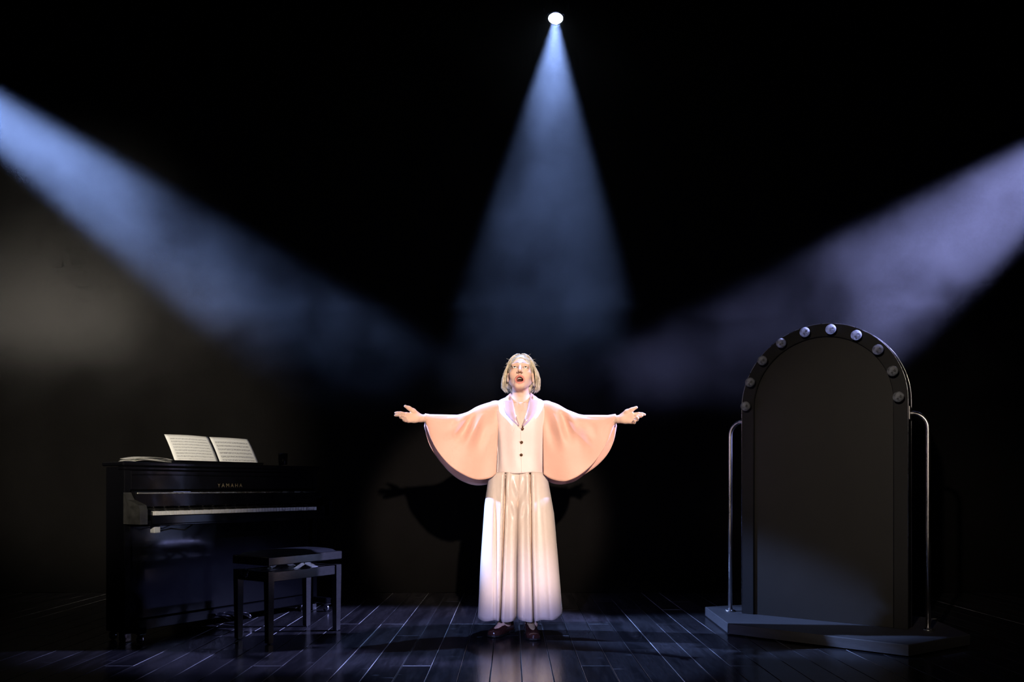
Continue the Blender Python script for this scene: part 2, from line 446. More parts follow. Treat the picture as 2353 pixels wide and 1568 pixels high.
# ------------------------------------------------------------------ stage haze
def build_haze():
    # one closed hull: behind singer, piano and mirror below 1.95 m, over their heads above it
    fr=[(-5.6,5.00),(1.0,5.00),(1.35,5.36),(2.45,4.66),(5.6,4.66)]
    ZB,ZM,ZT,YF,YB,XE=1.22,1.95,5.3,4.15,6.60,5.6
    m=MB(); k=len(fr)
    v=[(x,y,ZB) for x,y in fr]+[(x,y,ZM) for x,y in fr]
    v+=[(XE,YB,ZB),(-XE,YB,ZB),(XE,YB,ZT),(-XE,YB,ZT),(-XE,YF,ZM),(XE,YF,ZM),(XE,YF,ZT),(-XE,YF,ZT)]
    A,B_,C,D_,E_,F_,G_,H_=range(2*k,2*k+8)
    f=[tuple(range(k))[::-1]+(B_,A)]
    f=[(B_,A)+tuple(range(k))[::-1]]
    f+=[(i,i+1,k+i+1,k+i) for i in range(k-1)]
    f+=[(E_,)+tuple(range(k,2*k))+(F_,)]
    f+=[(E_,F_,G_,H_),(A,B_,D_,C),(H_,G_,C,D_)]
    f+=[(k-1,A,C,G_,F_,2*k-1),(0,k,E_,H_,D_,B_)]
    m.add(v,f)
    mat=bpy.data.materials.new('stage_haze'); mat.use_nodes=True
    nt=mat.node_tree; nt.nodes.clear()
    out=nt.nodes.new('ShaderNodeOutputMaterial')
    vs=nt.nodes.new('ShaderNodeVolumeScatter'); vs.inputs['Color'].default_value=(1,1,1,1)
    vs.inputs['Anisotropy'].default_value=0.15
    nt.links.new(vs.outputs[0],out.inputs['Volume'])
    tc=nt.nodes.new('ShaderNodeTexCoord')
    def mth(op,a,b=None,c=None,clamp=False):
        n=nt.nodes.new('ShaderNodeMath'); n.operation=op; n.use_clamp=clamp
        for i,x in enumerate((a,b,c)):
            if x is None: continue
            if isinstance(x,(int,float)): n.inputs[i].default_value=x
            else: nt.links.new(x,n.inputs[i])
        return n.outputs[0]
    def sstep(v,a,b,o0=0.0,o1=1.0):
        n=nt.nodes.new('ShaderNodeMapRange'); n.interpolation_type='SMOOTHSTEP'
        n.inputs[1].default_value=a; n.inputs[2].default_value=b; n.inputs[3].default_value=o0; n.inputs[4].default_value=o1
        nt.links.new(v,n.inputs[0]); return n.outputs[0]
    def noise(scale,detail,off,vec):
        mp=nt.nodes.new('ShaderNodeMapping'); mp.inputs['Location'].default_value=off
        nt.links.new(vec,mp.inputs[0])
        n=nt.nodes.new('ShaderNodeTexNoise'); n.inputs['Scale'].default_value=scale; n.inputs['Detail'].default_value=detail; n.inputs['Roughness'].default_value=0.55
        nt.links.new(mp.outputs[0],n.inputs['Vector'])
        return n
    pos=tc.outputs['Object']
    # drifting: warp the coordinates a little
    wn=noise(1.1,2,(3,1,7),pos)
    wv=nt.nodes.new('ShaderNodeVectorMath'); wv.operation='SUBTRACT'; wv.inputs[1].default_value=(0.5,0.5,0.5)
    nt.links.new(wn.outputs['Color'],wv.inputs[0])
    ws=nt.nodes.new('ShaderNodeVectorMath'); ws.operation='SCALE'; ws.inputs[3].default_value=0.7
    nt.links.new(wv.outputs[0],ws.inputs[0])
    wa=nt.nodes.new('ShaderNodeVectorMath'); wa.operation='ADD'
    nt.links.new(pos,wa.inputs[0]); nt.links.new(ws.outputs[0],wa.inputs[1])
    wp=wa.outputs[0]
    n1=noise(1.35,4,(0.3,0.0,1.7),wp)
    cloud=sstep(n1.outputs['Fac'],0.40,0.62,0.08,1.7)
    def blob(c,r,amp,vec=wp):
        s=nt.nodes.new('ShaderNodeVectorMath'); s.operation='SUBTRACT'; s.inputs[1].default_value=c; nt.links.new(vec,s.inputs[0])
        d=nt.nodes.new('ShaderNodeVectorMath'); d.operation='DIVIDE'; d.inputs[1].default_value=r; nt.links.new(s.outputs[0],d.inputs[0])
        l=nt.nodes.new('ShaderNodeVectorMath'); l.operation='LENGTH'; nt.links.new(d.outputs[0],l.inputs[0])
        return sstep(l.outputs['Value'],1.0,0.25,0.0,amp)
    dens=cloud
    for c,r,a in PUFFS: dens=mth('ADD',dens,blob(c,r,a))
    for c,r,a in HOLES: dens=mth('MULTIPLY',dens,mth('SUBTRACT',1.0,blob(c,r,a)))
    sp=nt.nodes.new('ShaderNodeSeparateXYZ'); nt.links.new(pos,sp.inputs[0])
    low=mth('ADD',5.01,sstep(sp.outputs[0],0.9,1.3,0.0,0.36))
    low=mth('SUBTRACT',low,mth('MULTIPLY',0.70,mth('DIVIDE',mth('SUBTRACT',sp.outputs[0],1.35),1.1,clamp=True)))
    fy=mth('MAXIMUM',sstep(mth('SUBTRACT',sp.outputs[1],low),0.0,0.40),sstep(sp.outputs[2],1.96,3.3))
    fy=mth('MULTIPLY',fy,sstep(sp.outputs[1],4.16,4.45))
    fy2=sstep(sp.outputs[1],6.60,6.45)
    fz=sstep(mth('ADD',sp.outputs[2],mth('MULTIPLY',mth('SUBTRACT',wn.outputs['Fac'],0.5),0.9)),1.35,2.15)
    fz=mth('MULTIPLY',fz,sstep(sp.outputs[2],1.23,1.45)); fz2=sstep(sp.outputs[2],5.28,5.0)
    fx=mth('MULTIPLY',sstep(sp.outputs[0],-5.6,-5.3),sstep(sp.outputs[0],5.6,5.3))
    for t in (fy,fy2,fz,fz2,fx): dens=mth('MULTIPLY',dens,t)
    dens=mth('MULTIPLY',dens,HAZE_DENSITY)
    nt.links.new(dens,vs.inputs['Density'])
    o=m.build('stage_haze',mat)
    import bmesh
    bm=bmesh.new(); bm.from_mesh(o.data); bmesh.ops.triangulate(bm,faces=bm.faces[:]); bmesh.ops.recalc_face_normals(bm,faces=bm.faces[:]); bm.to_mesh(o.data); bm.free()
    tag(o,'thin drifting stage smoke hanging in the light beams before the black drape','haze',kind='stuff')
    return o
HAZE_DENSITY=0.055
# px helper for planning: world x,z at depth D
def wpx(px,py,D): return ((px-1176.5)*D/1853.0, D, 0.88-(py-1118.0)*D/1853.0)
PUFFS=[(wpx(50,690,5.85),(1.05,0.80,0.85),11.0),(wpx(40,290,5.35),(0.6,0.5,0.5),2.0),(wpx(230,440,5.3),(0.80,0.6,0.65),4.5),(wpx(450,620,5.25),(0.6,0.6,0.5),2.4),((0.15,5.25,1.95),(0.85,0.5,1.0),2.2)]
HOLES=[(wpx(690,900,5.5),(0.42,0.9,0.34),0.95),(wpx(480,880,5.5),(0.35,0.9,0.28),0.9),(wpx(900,620,5.8),(0.5,1.0,0.5),0.6)]
build_haze()

# ------------------------------------------------------------------ overhead lamp
def build_lamp():
    D=5.45
    L=Vector(wpx(1277,37,D))
    tgt=Vector((0.14,4.72,0.75))
    d=(tgt-L).normalized()
    R=(-d).to_track_quat('Z','Y').to_matrix().to_4x4()      # +Z of the can points back, away from the beam
    root=empty('spotlight',L)
    tag(root,'round overhead stage spotlight glowing white at the top of the centre beam','spotlight')
    MB().lathe([(0.050,-0.02),(0.066,-0.02),(0.068,0.0),(0.070,0.10),(0.075,0.16),(0.060,0.24),(0.035,0.27),(0.001,0.272)],28,R).build('housing',M_lampbody,root)
    MB().lathe([(0.0500,-0.018),(0.0470,0.004),(0.047,0.035)],28,R).build('reflector',M_chrome,root)
    MB().lathe([(0.0545,-0.024),(0.0665,-0.024),(0.0665,-0.017),(0.0545,-0.017),(0.0545,-0.024)],28,R).build('lens_ring',M_chrome,root)
    m,nt,b=new_mat('lamp_lens')
    b.inputs['Base Color'].default_value=(0.9,0.95,1,1)
    b.inputs['Emission Color'].default_value=(0.75,0.86,1.0,1); b.inputs['Emission Strength'].default_value=14.0
    MB().lathe([(0.0465,0.012),(0.042,0.003),(0.03,-0.004),(0.015,-0.008),(0.0005,-0.009)],24,R).build('lens',m,root)
    yk=MB()
    for s in (-1,1): yk.bbox((s*0.082-0.006,-0.02,0.06),(s*0.082+0.006,0.02,0.26),0.003,R)
    yk.bbox((-0.088,-0.02,0.26),(0.088,0.02,0.272),0.003,R)
    yk.build('yoke',M_lampbody,root)
    top=R@Vector((0,0,0.272))
    MB().tube([top,top+Vector((0,0.03,0.16))],0.012,10).build('hanging_arm',M_lampbody,root)
    p=Vector((0,0,0))+(R@Vector((0,0,-0.03)))
    for nm,pw,sz,bl,rad in (('beam_light',CENTRE_POWER,CENTRE_SIZE,0.35,0.03),('beam_core_light',CORE_POWER,4.2,0.9,0.02)):
        o=spot(nm,(0,0,0),(1,0,0),pw,(0.29,0.45,1.0),sz,bl,rad)
        o.parent=root; o.location=p
        o.rotation_euler=d.to_track_quat('-Z','Y').to_euler()
    return root
CENTRE_POWER,CENTRE_SIZE,CORE_POWER=950,32.0,220
lamp=build_lamp()

# ------------------------------------------------------------------ piano
def build_piano():
    yaw=0.993
    # local axes: +X along the keyboard (bass to treble), -Y towards the player, Z up
    root=empty('upright_piano',(-2.301,4.577,0),yaw)
    tag(root,'black glossy upright piano with open keyboard, left of the singer','piano')
    W=1.48
    F,BK=-0.125,0.06          # front and back of the case
    X0=0.03
    def part(name,mat,lo,hi,b=0.004,parent=root):
        return MB().bbox(lo,hi,b).build(name,mat,parent)
    # case
    part('side_panel',M_lacquer,(X0,F,0.05),(X0+0.040,BK,0.99))
    part('side_panel',M_lacquer,(W-0.040,F,0.05),(W,BK,0.99))
    part('back_panel',M_lacquer,(X0+0.0405,BK-0.03,0.05),(W-0.0405,BK-0.006,0.985))
    lid=part('lid',M_lacquer,(X0-0.018,F-0.020,0.995),(W+0.018,BK+0.012,1.020),0.006)
    part('lid_moulding',M_lacquer,(X0-0.006,F-0.010,0.972),(W+0.006,F+0.06,0.994),0.006)
    part('upper_panel',M_lacquer,(X0+0.041,F+0.002,0.86),(W-0.041,F+0.020,0.971),0.003)
    part('panel_bead',M_lacquer,(X0+0.041,F-0.006,0.944),(W-0.041,F+0.0015,0.952),0.003)
    # lower panel and bottom board
    part('lower_panel',M_lacquer,(X0+0.041,F+0.035,0.115),(W-0.041,F+0.055,0.652))
    part('bottom_board',M_lacquer,(X0+0.041,F+0.02,0.05),(W-0.041,BK-0.04,0.112))
    # key bed, key slip, arms
    part('key_bed',M_lacquer,(X0+0.041,-0.262,0.655),(W-0.041,F+0.03,0.690))
    part('key_slip',M_lacquer,(0.106,-0.272,0.664),(W-0.080,-0.252,0.716),0.005)
    for x0,x1,xa,xb in ((X0-0.006,X0+0.040,X0+0.0405,0.122),(W-0.040,W+0.006,W-0.106,W-0.0405)):
        poly=[(-0.285,0.668),(-0.285,0.748),(-0.272,0.775),(-0.22,0.790),(-0.16,0.805),(F-0.001,0.845),(F-0.001,0.668)]
        n=len(poly)
        mb=MB(); v=[(x0,y,z) for y,z in poly]+[(x1,y,z) for y,z in poly]
        mb.add(v,[tuple(range(n)),tuple(range(n,2*n))[::-1]]+[(n+i,n+(i+1)%n,(i+1)%n,i) for i in range(n)])
        mb.build('arm',M_dusty if x0<0.5 else M_lacquer,root)
        part('key_block',M_lacquer,(xa,-0.246,0.6905),(xb,-0.145,0.746),0.005)
    # fallboard, folded open behind the keys
    mb=MB()
    poly=[(-0.150,0.752),(-0.168,0.764),(-0.162,0.842),(-0.152,0.852),(F+0.001,0.858),(F+0.001,0.752)]
    n=len(poly); v=[(X0+0.042,y,z) for y,z in poly]+[(W-0.042,y,z) for y,z in poly]
    mb.add(v,[tuple(range(n)),tuple(range(n,2*n))[::-1]]+[(n+i,n+(i+1)%n,(i+1)%n,i) for i in range(n)])
    fb=mb.build('fallboard',M_lacquer,root)
    MB().bbox((X0+0.05,-0.171,0.836),(W-0.06,-0.1625,0.846),0.003).build('fallboard_edge',M_edge,fb)  # pale strip standing in for the light along the rounded edge
    MB().bbox((0.30,-0.178,0.846),(0.42,-0.164,0.8495),0.001).build('hinge',M_chrome,fb)
    # maker's name in spaced gold capitals on the panel above the keys
    cu=bpy.data.curves.new('maker_name','FONT'); cu.body='YAMAHA'; cu.size=0.034; cu.space_character=1.55; cu.extrude=0.0006; cu.align_x='CENTER'
    tmp=bpy.data.objects.new('maker_name_curve',cu); COL.objects.link(tmp)
    bpy.context.view_layer.update()
    me=bpy.data.meshes.new_from_object(tmp.evaluated_get(bpy.context.evaluated_depsgraph_get()))
    bpy.data.objects.remove(tmp); me.name='maker_name'; me.materials.clear(); me.materials.append(M_gold)
    t=link(bpy.data.objects.new('maker_name',me),root); t.rotation_euler=(math.pi/2,0,0); t.location=(0.74,F+0.0010,0.874)
    # keys: 52 white, 36 black
    kw=1.222/52
    wm=MB(); wm.bbox((0.0006,0,0),(kw-0.0008,0.110,0.024),0.0014)
    first=None; x0=0.139
    for i in range(52):
        if first is None: first=wm.build('white_key',M_white_key,root); o=first
        else: o=link(first.copy(),root)
        o.location=(x0+i*kw,-0.246,0.714)
    bm=MB(); v=[(0,0,0),(0.010,0,0),(0.010,0.045,0),(0,0.045,0),(0.0012,0.010,0.012),(0.0088,0.010,0.012),(0.0088,0.045,0.012),(0.0012,0.045,0.012)]
    bm.add(v,[(0,3,2,1),(4,5,6,7),(0,1,5,4),(1,2,6,5),(2,3,7,6),(3,0,4,7)])
    first=None
    for i in range(51):
        if (i+5)%7 in (2,6): continue      # no black key between E-F and B-C
        if first is None: first=bm.build('black_key',M_black_key,root); o=first
        else: o=link(first.copy(),root)
        o.location=(x0+(i+1)*kw-0.005,-0.192,0.7383)
    part('key_felt',M_rubber,(0.125,-0.148,0.7385),(W-0.110,-0.1465,0.752),0.0005)
    # toe blocks with chrome casters
    for x in (X0,W-0.05):
        toe=part('toe_block',M_lacquer,(x,-0.265,0.058),(x+0.05,F-0.0005,0.098),0.006)
        part('toe_plate',M_chrome,(x+0.004,-0.268,0.052),(x+0.046,-0.23,0.058),0.002,toe)
        Rw=Matrix.Translation((x+0.025,-0.240,0.026))@Matrix.Rotation(math.pi/2,4,'Y')
        MB().lathe([(0.001,-0.011),(0.022,-0.011),(0.025,-0.007),(0.025,0.007),(0.022,0.011),(0.001,0.011)],18,Rw).build('caster',M_chrome,toe)
        Rw=Matrix.Translation((x+0.020,0.02,0.025))@Matrix.Rotation(math.pi/2,4,'Y')
        MB().lathe([(0.001,-0.012),(0.022,-0.012),(0.0248,-0.007),(0.0248,0.007),(0.022,0.012),(0.001,0.012)],18,Rw).build('caster',M_chrome,root)
        part('foot_plate',M_chrome,(x+0.002,F-0.003,0.0),(x+0.042,F+0.06,0.05),0.004)
    # control box under the key bed and its cable
    part('socket_box',M_whitebox,(0.135,-0.245,0.615),(0.175,-0.205,0.6545),0.003)
    MB().tube([(0.16,-0.20,0.648),(0.21,-0.19,0.622),(0.27,-0.20,0.634),(0.36,-0.20,0.622),(0.42,-0.19,0.650)],0.004,8).build('cable',M_rubber,root)
    # pedals
    for k in range(3):
        x=0.68+k*0.07
        p=MB().tube([(x,F+0.03,0.06),(x,F-0.03,0.062),(x,F-0.07,0.058),(x,F-0.095,0.048)],[0.006,0.008,0.013,0.010],10).build('pedal',M_chrome,root)
    return root
piano=build_piano()

def plocal(s,f,z):
    """point on the piano: s along the keys, f towards the player"""
    a=Vector((math.cos(0.993),math.sin(0.993),0)); n=Vector((math.sin(0.993),-math.cos(0.993),0))
    return Vector((-2.301,4.577,0))+a*s+n*f+Vector((0,0,z))

# music rest standing on the lid
mr_=empty('music_rest',plocal(0.0,0,1.020),0.993)
tag(mr_,'black folding music rest on the piano lid holding two sheets','music rest')
MB().bbox((0.40,-0.012,0.0005),(1.10,0.030,0.012),0.004).build('ledge',M_lacquer,mr_)
MB().bbox((0.40,-0.014,0.0125),(1.10,-0.006,0.020),0.003).build('lip',M_lacquer,mr_)
Mt=Matrix.Translation((0,0.012,0.013))@Matrix.Rotation(-math.radians(33),4,'X')
MB().bbox((0.47,0.002,0.0),(1.03,0.008,0.150),0.003,Mt).build('back_plate',M_lacquer,mr_)
for x in (0.55,0.95):
    MB().tube([(x,0.055,0.004),(x,0.066,0.070)],0.005,8).build('prop_leg',M_chrome,mr_)

def sheet(name,x0,x1,mat,label,curl):
    root=empty(name,plocal(0.0,0,1.020),0.993)
    nu,nv=14,10
    P=np.zeros((nu,nv,3))
    for i in range(nu):
        for j in range(nv):
            u=i/(nu-1); v=j/(nv-1)
            l=0.198*v
            bow=curl*math.sin(math.pi*u)*0.006+0.004*math.sin(math.pi*v)
            p=Mt@Vector((x0+(x1-x0)*u,-0.0035-bow,0.0015+l))
            P[i,j]=p
    o=grid_mesh('page',P,mat,root,solid=0.0012,offset=1)
    uvl=o.data.uv_layers.new(name='UVMap')
    for poly in o.data.polygons:
        for li in poly.loop_indices:
            vi=o.data.loops[li].vertex_index
            uvl.data[li].uv=((vi//nv)/(nu-1),(vi%nv)/(nv-1))
    o.name=name
    o.parent=None
    o.matrix_world=Matrix.Translation(root.location)@Matrix.Rotation(0.993,4,'Z')
    bpy.data.objects.remove(root)
    tag(o,label,'sheet music',group='music sheets on the piano')
    return o
sheet('music_sheet',0.438,0.752,M_paper_a,'printed lyric sheet on the music rest, the left one of the two',1.0)
sheet('music_sheet',0.764,1.072,M_paper_b,'printed sheet of music staves on the rest, the right one, nearer the drinking glass',0.6)

# loose script lying on the lid
root=empty('loose_script',plocal(0.09,0.12,1.0205),0.993)
tag(root,'curled loose script pages lying flat on the left end of the piano lid','script')
for k in range(4):
    nu,nv=16,8
    P=np.zeros((nu,nv,3))
    for i in range(nu):
        for j in range(nv):
            u=i/(nu-1); v=j/(nv-1)
            P[i,j]=(0.24*u+0.006*k,-0.002+0.16*v+0.004*k,0.002+0.004*k+0.013*math.sin(math.pi*u*0.9+0.5*k*0.3)*(0.5+0.25*k)+0.004*math.sin(5*u+3*v+k))
    grid_mesh('page',P,M_paper,root,solid=0.001,offset=1)

# drinking glass
g=MB()
prof=[(0.0005,0.0),(0.027,0.0),(0.029,0.004),(0.033,0.088),(0.0318,0.0882),(0.0275,0.010),(0.0005,0.009)]
g.lathe(prof,28)
o=g.build('drinking_glass',M_glass)
o.location=plocal(1.25,0.03,1.0205)
tag(o,'clear drinking glass on the right end of the piano lid','glass')

# ------------------------------------------------------------------ bench
def build_bench():
    yaw=0.98; L,S,Z=0.558,0.313,0.485
    root=empty('piano_bench',(-1.3475,4.4608,0),yaw)
    tag(root,'black adjustable piano bench with vinyl seat in front of the keyboard','bench')
    def part(name,mat,lo,hi,b=0.004,parent=root): return MB().bbox(lo,hi,b).build(name,mat,parent)
    st=part('seat',M_blackwood,(0.0,0.0,Z-0.048),(L,S,Z),0.004)
    # padded top with a soft crown
    nu,nv=22,14
    P=np.zeros((nu,nv,3))
    for i in range(nu):
        for j in range(nv):
            u=i/(nu-1); v=j/(nv-1)
            e=min(u*L,(1-u)*L,v*S,(1-v)*S)
            P[i,j]=(0.018+(L-0.036)*u,0.018+(S-0.036)*v,Z+0.001+0.026*min(1,(e/0.05))**0.5*(0.7+0.3*math.sin(math.pi*u)*math.sin(math.pi*v)))
    grid_mesh('cushion',P,M_vinyl,st)
    zr=0.40
    for (y0,y1) in ((0.012,0.032),(S-0.032,S-0.012)):
        part('rail',M_blackwood,(0.044,y0,zr-0.055),(L-0.044,y1,zr),0.003)
    for (x0,x1) in ((0.012,0.032),(L-0.032,L-0.012)):
        part('rail',M_blackwood,(x0,0.044,zr-0.055),(x1,S-0.044,zr),0.003)
    for x in (0.004,L-0.044):
        for y in (0.004,S-0.044):
            mb=MB(); cx_,cy_=x+0.02,y+0.02
            q=[]
            for (z,h) in ((0.006,0.016),(zr-0.06,0.02),(zr+0.004,0.02)):
                q+=[(cx_-h,cy_-h,z),(cx_+h,cy_-h,z),(cx_+h,cy_+h,z),(cx_-h,cy_+h,z)]
            f=[(3,2,1,0),(8,9,10,11)]
            for s in (0,4):
                f+=[(s+k,s+(k+1)%4,s+4+(k+1)%4,s+4+k) for k in range(4)]
            mb.add(q,f); lg=mb.build('leg',M_blackwood,root)
            MB().lathe([(0.0005,0.0),(0.010,0.0),(0.011,0.003),(0.010,0.0065)],12,Matrix.Translation((cx_,cy_,0))).build('foot_glide',M_chrome,lg)
    # scissor lift between frame and seat
    for y in (0.05,S-0.056):
        for s in (-1,1):
            xm=L*0.56
            M_=Matrix.Translation((xm+s*0.002,y+0.004*(s>0),Z-0.052))@Matrix.Rotation(s*math.radians(66),4,'Y')
            MB().bbox((-0.011,0,-0.115),(0.011,0.003,0.003),0.001,M_).build('scissor_arm',M_steel,root)
    part('lift_base',M_steel,(0.035,0.04,zr-0.012),(L-0.035,S-0.04,zr-0.008),0.001)
    # adjusting knob on the bass end
    Rk=Matrix.Translation((0.012,S*0.52,zr-0.006))@Matrix.Rotation(-math.pi/2,4,'Y')
    kn=MB().lathe([(0.006,0.0),(0.006,0.03),(0.020,0.032),(0.024,0.036),(0.024,0.052),(0.020,0.056),(0.0005,0.056)],22,Rk).build('knob',M_blackwood,root)
    MB().lathe([(0.0245,0.038),(0.0252,0.040),(0.0252,0.043),(0.0245,0.045)],22,Rk).build('knob_ring',M_chrome,kn)
    return root
build_bench()

# ------------------------------------------------------------------ arched mirror on its platform
def build_mirror():
    yaw=-0.6438
    root=empty('arched_stage_mirror',(1.889,4.911,0),yaw)
    tag(root,'tall arched dressing-room mirror with bulbs around its rim, on a grey platform','mirror')
    # local: +X along the board, -Y to the audience
    hexa=[(-0.79,0.08),(-0.40,-0.48),(0.58,-0.53),(0.79,0.0),(0.50,0.50),(-0.52,0.50)]
    deck=MB(); 
    b=0.004
    n=6; c0=[(x*0.994,y*0.994) for x,y in hexa]
    v=[(x,y,0.008) for x,y in hexa]+[(x,y,0.061) for x,y in hexa]+[(x,y,0.065) for x,y in c0]
    deck.add(v,[tuple(range(n))[::-1],tuple(range(2*n,3*n))]+[(i,(i+1)%n,n+(i+1)%n,n+i) for i in range(n)]+[(n+i,n+(i+1)%n,2*n+(i+1)%n,2*n+i) for i in range(n)])
    pl=deck.build('platform',M_deck,root)
    MB().prism([(x*0.93,y*0.9) for x,y in hexa],0.0,0.008).build('plinth',M_plinth,pl)
    R,ZC,Z0=0.485,1.375,0.066
    def arch(r,zb,n=40,hw=None):
        hw=r if hw is None else hw
        p=[(-hw,zb)]
        for i in range(n+1):
            a=math.pi-math.pi*i/n
            p.append((r*math.cos(a),ZC+r*math.sin(a)))
        p.append((hw,zb))
        return p
    # frame band: outer arch to inner arch
    TH0,TH1=-0.045,0.045
    o_=arch(R,Z0); i_=arch(R-0.072,Z0+0.0)
    mb=MB(); n=len(o_)
    for y in (TH0,TH1):
        mb.v+= [(x,y,z) for x,z in o_]+[(x,y,z) for x,z in i_]; 
    for k in range(n-1):
        mb.f.append((k,k+1,n+k+1,n+k)); mb.s.append(False)
        q=2*n
        mb.f.append((q+k,q+n+k,q+n+k+1,q+k+1)); mb.s.append(False)
        mb.f.append((q+k,q+k+1,k+1,k)); mb.s.append(True)
        mb.f.append((n+k,n+k+1,q+n+k+1,q+n+k)); mb.s.append(True)
    fr=mb.build('frame',M_frame,root)
    # thin metal edging on the outer rim
    mb=MB(); e_=arch(R+0.0022,Z0)
    pts=[(x,0.046,z) for x,z in e_]
    mb.tube(pts,0.0022,6).build('rim_edging',M_steel,fr)
    mb=MB()
    pts=[(x,-0.046,z) for x,z in e_]
    mb.tube(pts,0.0013,6).build('rim_edging',M_steel,fr)
    # mirror panel recessed in the frame
    pn=arch(R-0.0725,Z0)
    mb=MB(); n=len(pn)
    mb.add([(x,-0.030,z) for x,z in pn]+[(x,0.030,z) for x,z in pn],[tuple(range(n)),tuple(range(n,2*n))[::-1]])
    mb.build('mirror_panel',M_panel,root)
    mb=MB(); mb.tube([(x,-0.040,z) for x,z in arch(R-0.074,Z0)],0.0035,6).build('inner_bead',M_frame,fr)
    # bulbs
    first=None
    for k in range(10):
        a=math.radians(1.6+19.65*k)
        x,z=0.4452*math.cos(a),ZC+0.4452*math.sin(a)
        if first is None:
            Ry=Matrix.Rotation(math.pi/2,4,'X')          # +Z of profile -> -Y (to the audience)
            gl=MB()
            prof=[(0.0125,0.012),(0.0135,0.020)]
            for i in range(1,15):
                t=math.radians(-58+148*i/14)
                prof.append((0.030*math.cos(t),0.047+0.030*math.sin(t)))
            prof[-1]=(0.0004,0.077)
            inner=[(max(0.0003,r-0.0012),z_-0.0012) for r,z_ in prof][::-1]
            gl.lathe(prof+inner,20,Ry)
            first=[gl.build('bulb',M_bulb,root)]
            sk=MB().lathe([(0.0005,0.0),(0.019,0.0),(0.019,0.006),(0.014,0.010),(0.0135,0.016),(0.0005,0.016)],18,Ry).build('socket',M_chrome,first[0])
            st=MB().lathe([(0.006,0.016),(0.005,0.030),(0.003,0.042),(0.0005,0.044)],10,Ry)
            st.tube([Ry@Vector((-0.009,0,0.046)),Ry@Vector((-0.003,0,0.052)),Ry@Vector((0.003,0,0.046)),Ry@Vector((0.009,0,0.052))],0.0012,6)
            st=st.build('filament',M_filament,first[0])
            first+= [sk,st]
            g=first[0]
        else:
            g=link(first[0].copy(),root)
            for c in first[1:]: link(c.copy(),g)
        g.location=(x,-0.0455,z)
    # steel posts: up from the platform, bending in to carry the board
    for s in (-1,1):
        pts=[(s*0.582,0,0.070),(s*0.582,0,0.6),(s*0.582,0,1.20)]
        for i in range(1,11):
            a=math.pi/2*i/10
            pts.append((s*(0.582-0.088*(1-math.cos(a))),0,1.21+0.088*math.sin(a)))
        pts.append((s*0.487,0,1.298))
        p=MB().tube(pts,0.0135,16).build('post',M_steel,root)
        MB().lathe([(0.0005,0.0005),(0.034,0.0005),(0.034,0.006),(0.019,0.008),(0.017,0.016),(0.0005,0.016)],20,Matrix.Translation((s*0.582,0,0.065))).build('flange',M_steel,p)
        for k in range(4):
            a=math.pi/4+k*math.pi/2
            MB().lathe([(0.004,0.006),(0.004,0.010),(0.0005,0.011)],8,Matrix.Translation((s*0.582+0.026*math.cos(a),0.026*math.sin(a),0.065))).build('bolt',M_chrome,p)
        MB().bbox((s*0.486-0.004*(s<0)-0.0,-0.018,1.262),(s*0.486+0.004*(s>0)+0.0005,0.018,1.340),0.001).build('pivot_plate',M_steel,p)
    return root
build_mirror()

# ------------------------------------------------------------------ singer
PX0,PD0=0.043,4.787
person=empty('person',(PX0,PD0,0))
tag(person,'singer in blush pink cape-sleeved jacket and wide cream trousers, arms spread','person')

def q(px,py,dy=0.0):
    """singer-local point seen at (px,py) when standing dy behind (+) or before (-) the singer's plane"""
    D=PD0+dy
    return np.array([(px-1176.5)*D/1853.0-PX0, dy, 0.88-(py-1118.0)*D/1853.0])

# ---- signed distance modelling of the body ------------------------------------------
class Sdf:
    def __init__(self): self.p=[]
    def cone(self,a,b,ra,rb,k=0.01,sub=False):
        self.p.append(('c',np.array(a,float),np.array(b,float),ra,rb,k,sub,None))
    def ell(self,c,r,k=0.01,sub=False,R=None):
        self.p.append(('e',np.array(c,float),np.array(r,float),0,0,k,sub,R))
    def bound(self,pr):
        if pr[0]=='c':
            c=(pr[1]+pr[2])/2; return c,np.linalg.norm(pr[1]-pr[2])/2+max(pr[3],pr[4])
        return pr[1],pr[2].max()
    def one(self,pr,P):
        if pr[0]=='c':
            a,b,ra,rb=pr[1:5]
            ab=b-a; L2=ab@ab
            t=np.clip(((P-a)@ab)/L2,0,1)
            d=P-a-t[:,None]*ab
            return np.sqrt((d*d).sum(1))-(ra+(rb-ra)*t)
        c,r,R=pr[1],pr[2],pr[7]
        d=P-c
        if R is not None: d=d@R
        k0=np.sqrt(((d/r)**2).sum(1)); k1=np.sqrt(((d/(r*r))**2).sum(1))+1e-9
        return k0*(k0-1.0)/k1
    def ev(self,P,prims=None):
        D=np.full(len(P),1.0)
        for pr in (prims if prims is not None else self.p):
            d=self.one(pr,P); k=pr[5]
            if pr[6]:
                d=-d
                h=np.maximum(k-np.abs(D-d),0)/k
                D=np.maximum(D,d)+h*h*k*0.25
            else:
                h=np.maximum(k-np.abs(D-d),0)/k
                D=np.minimum(D,d)-h*h*k*0.25
        return D

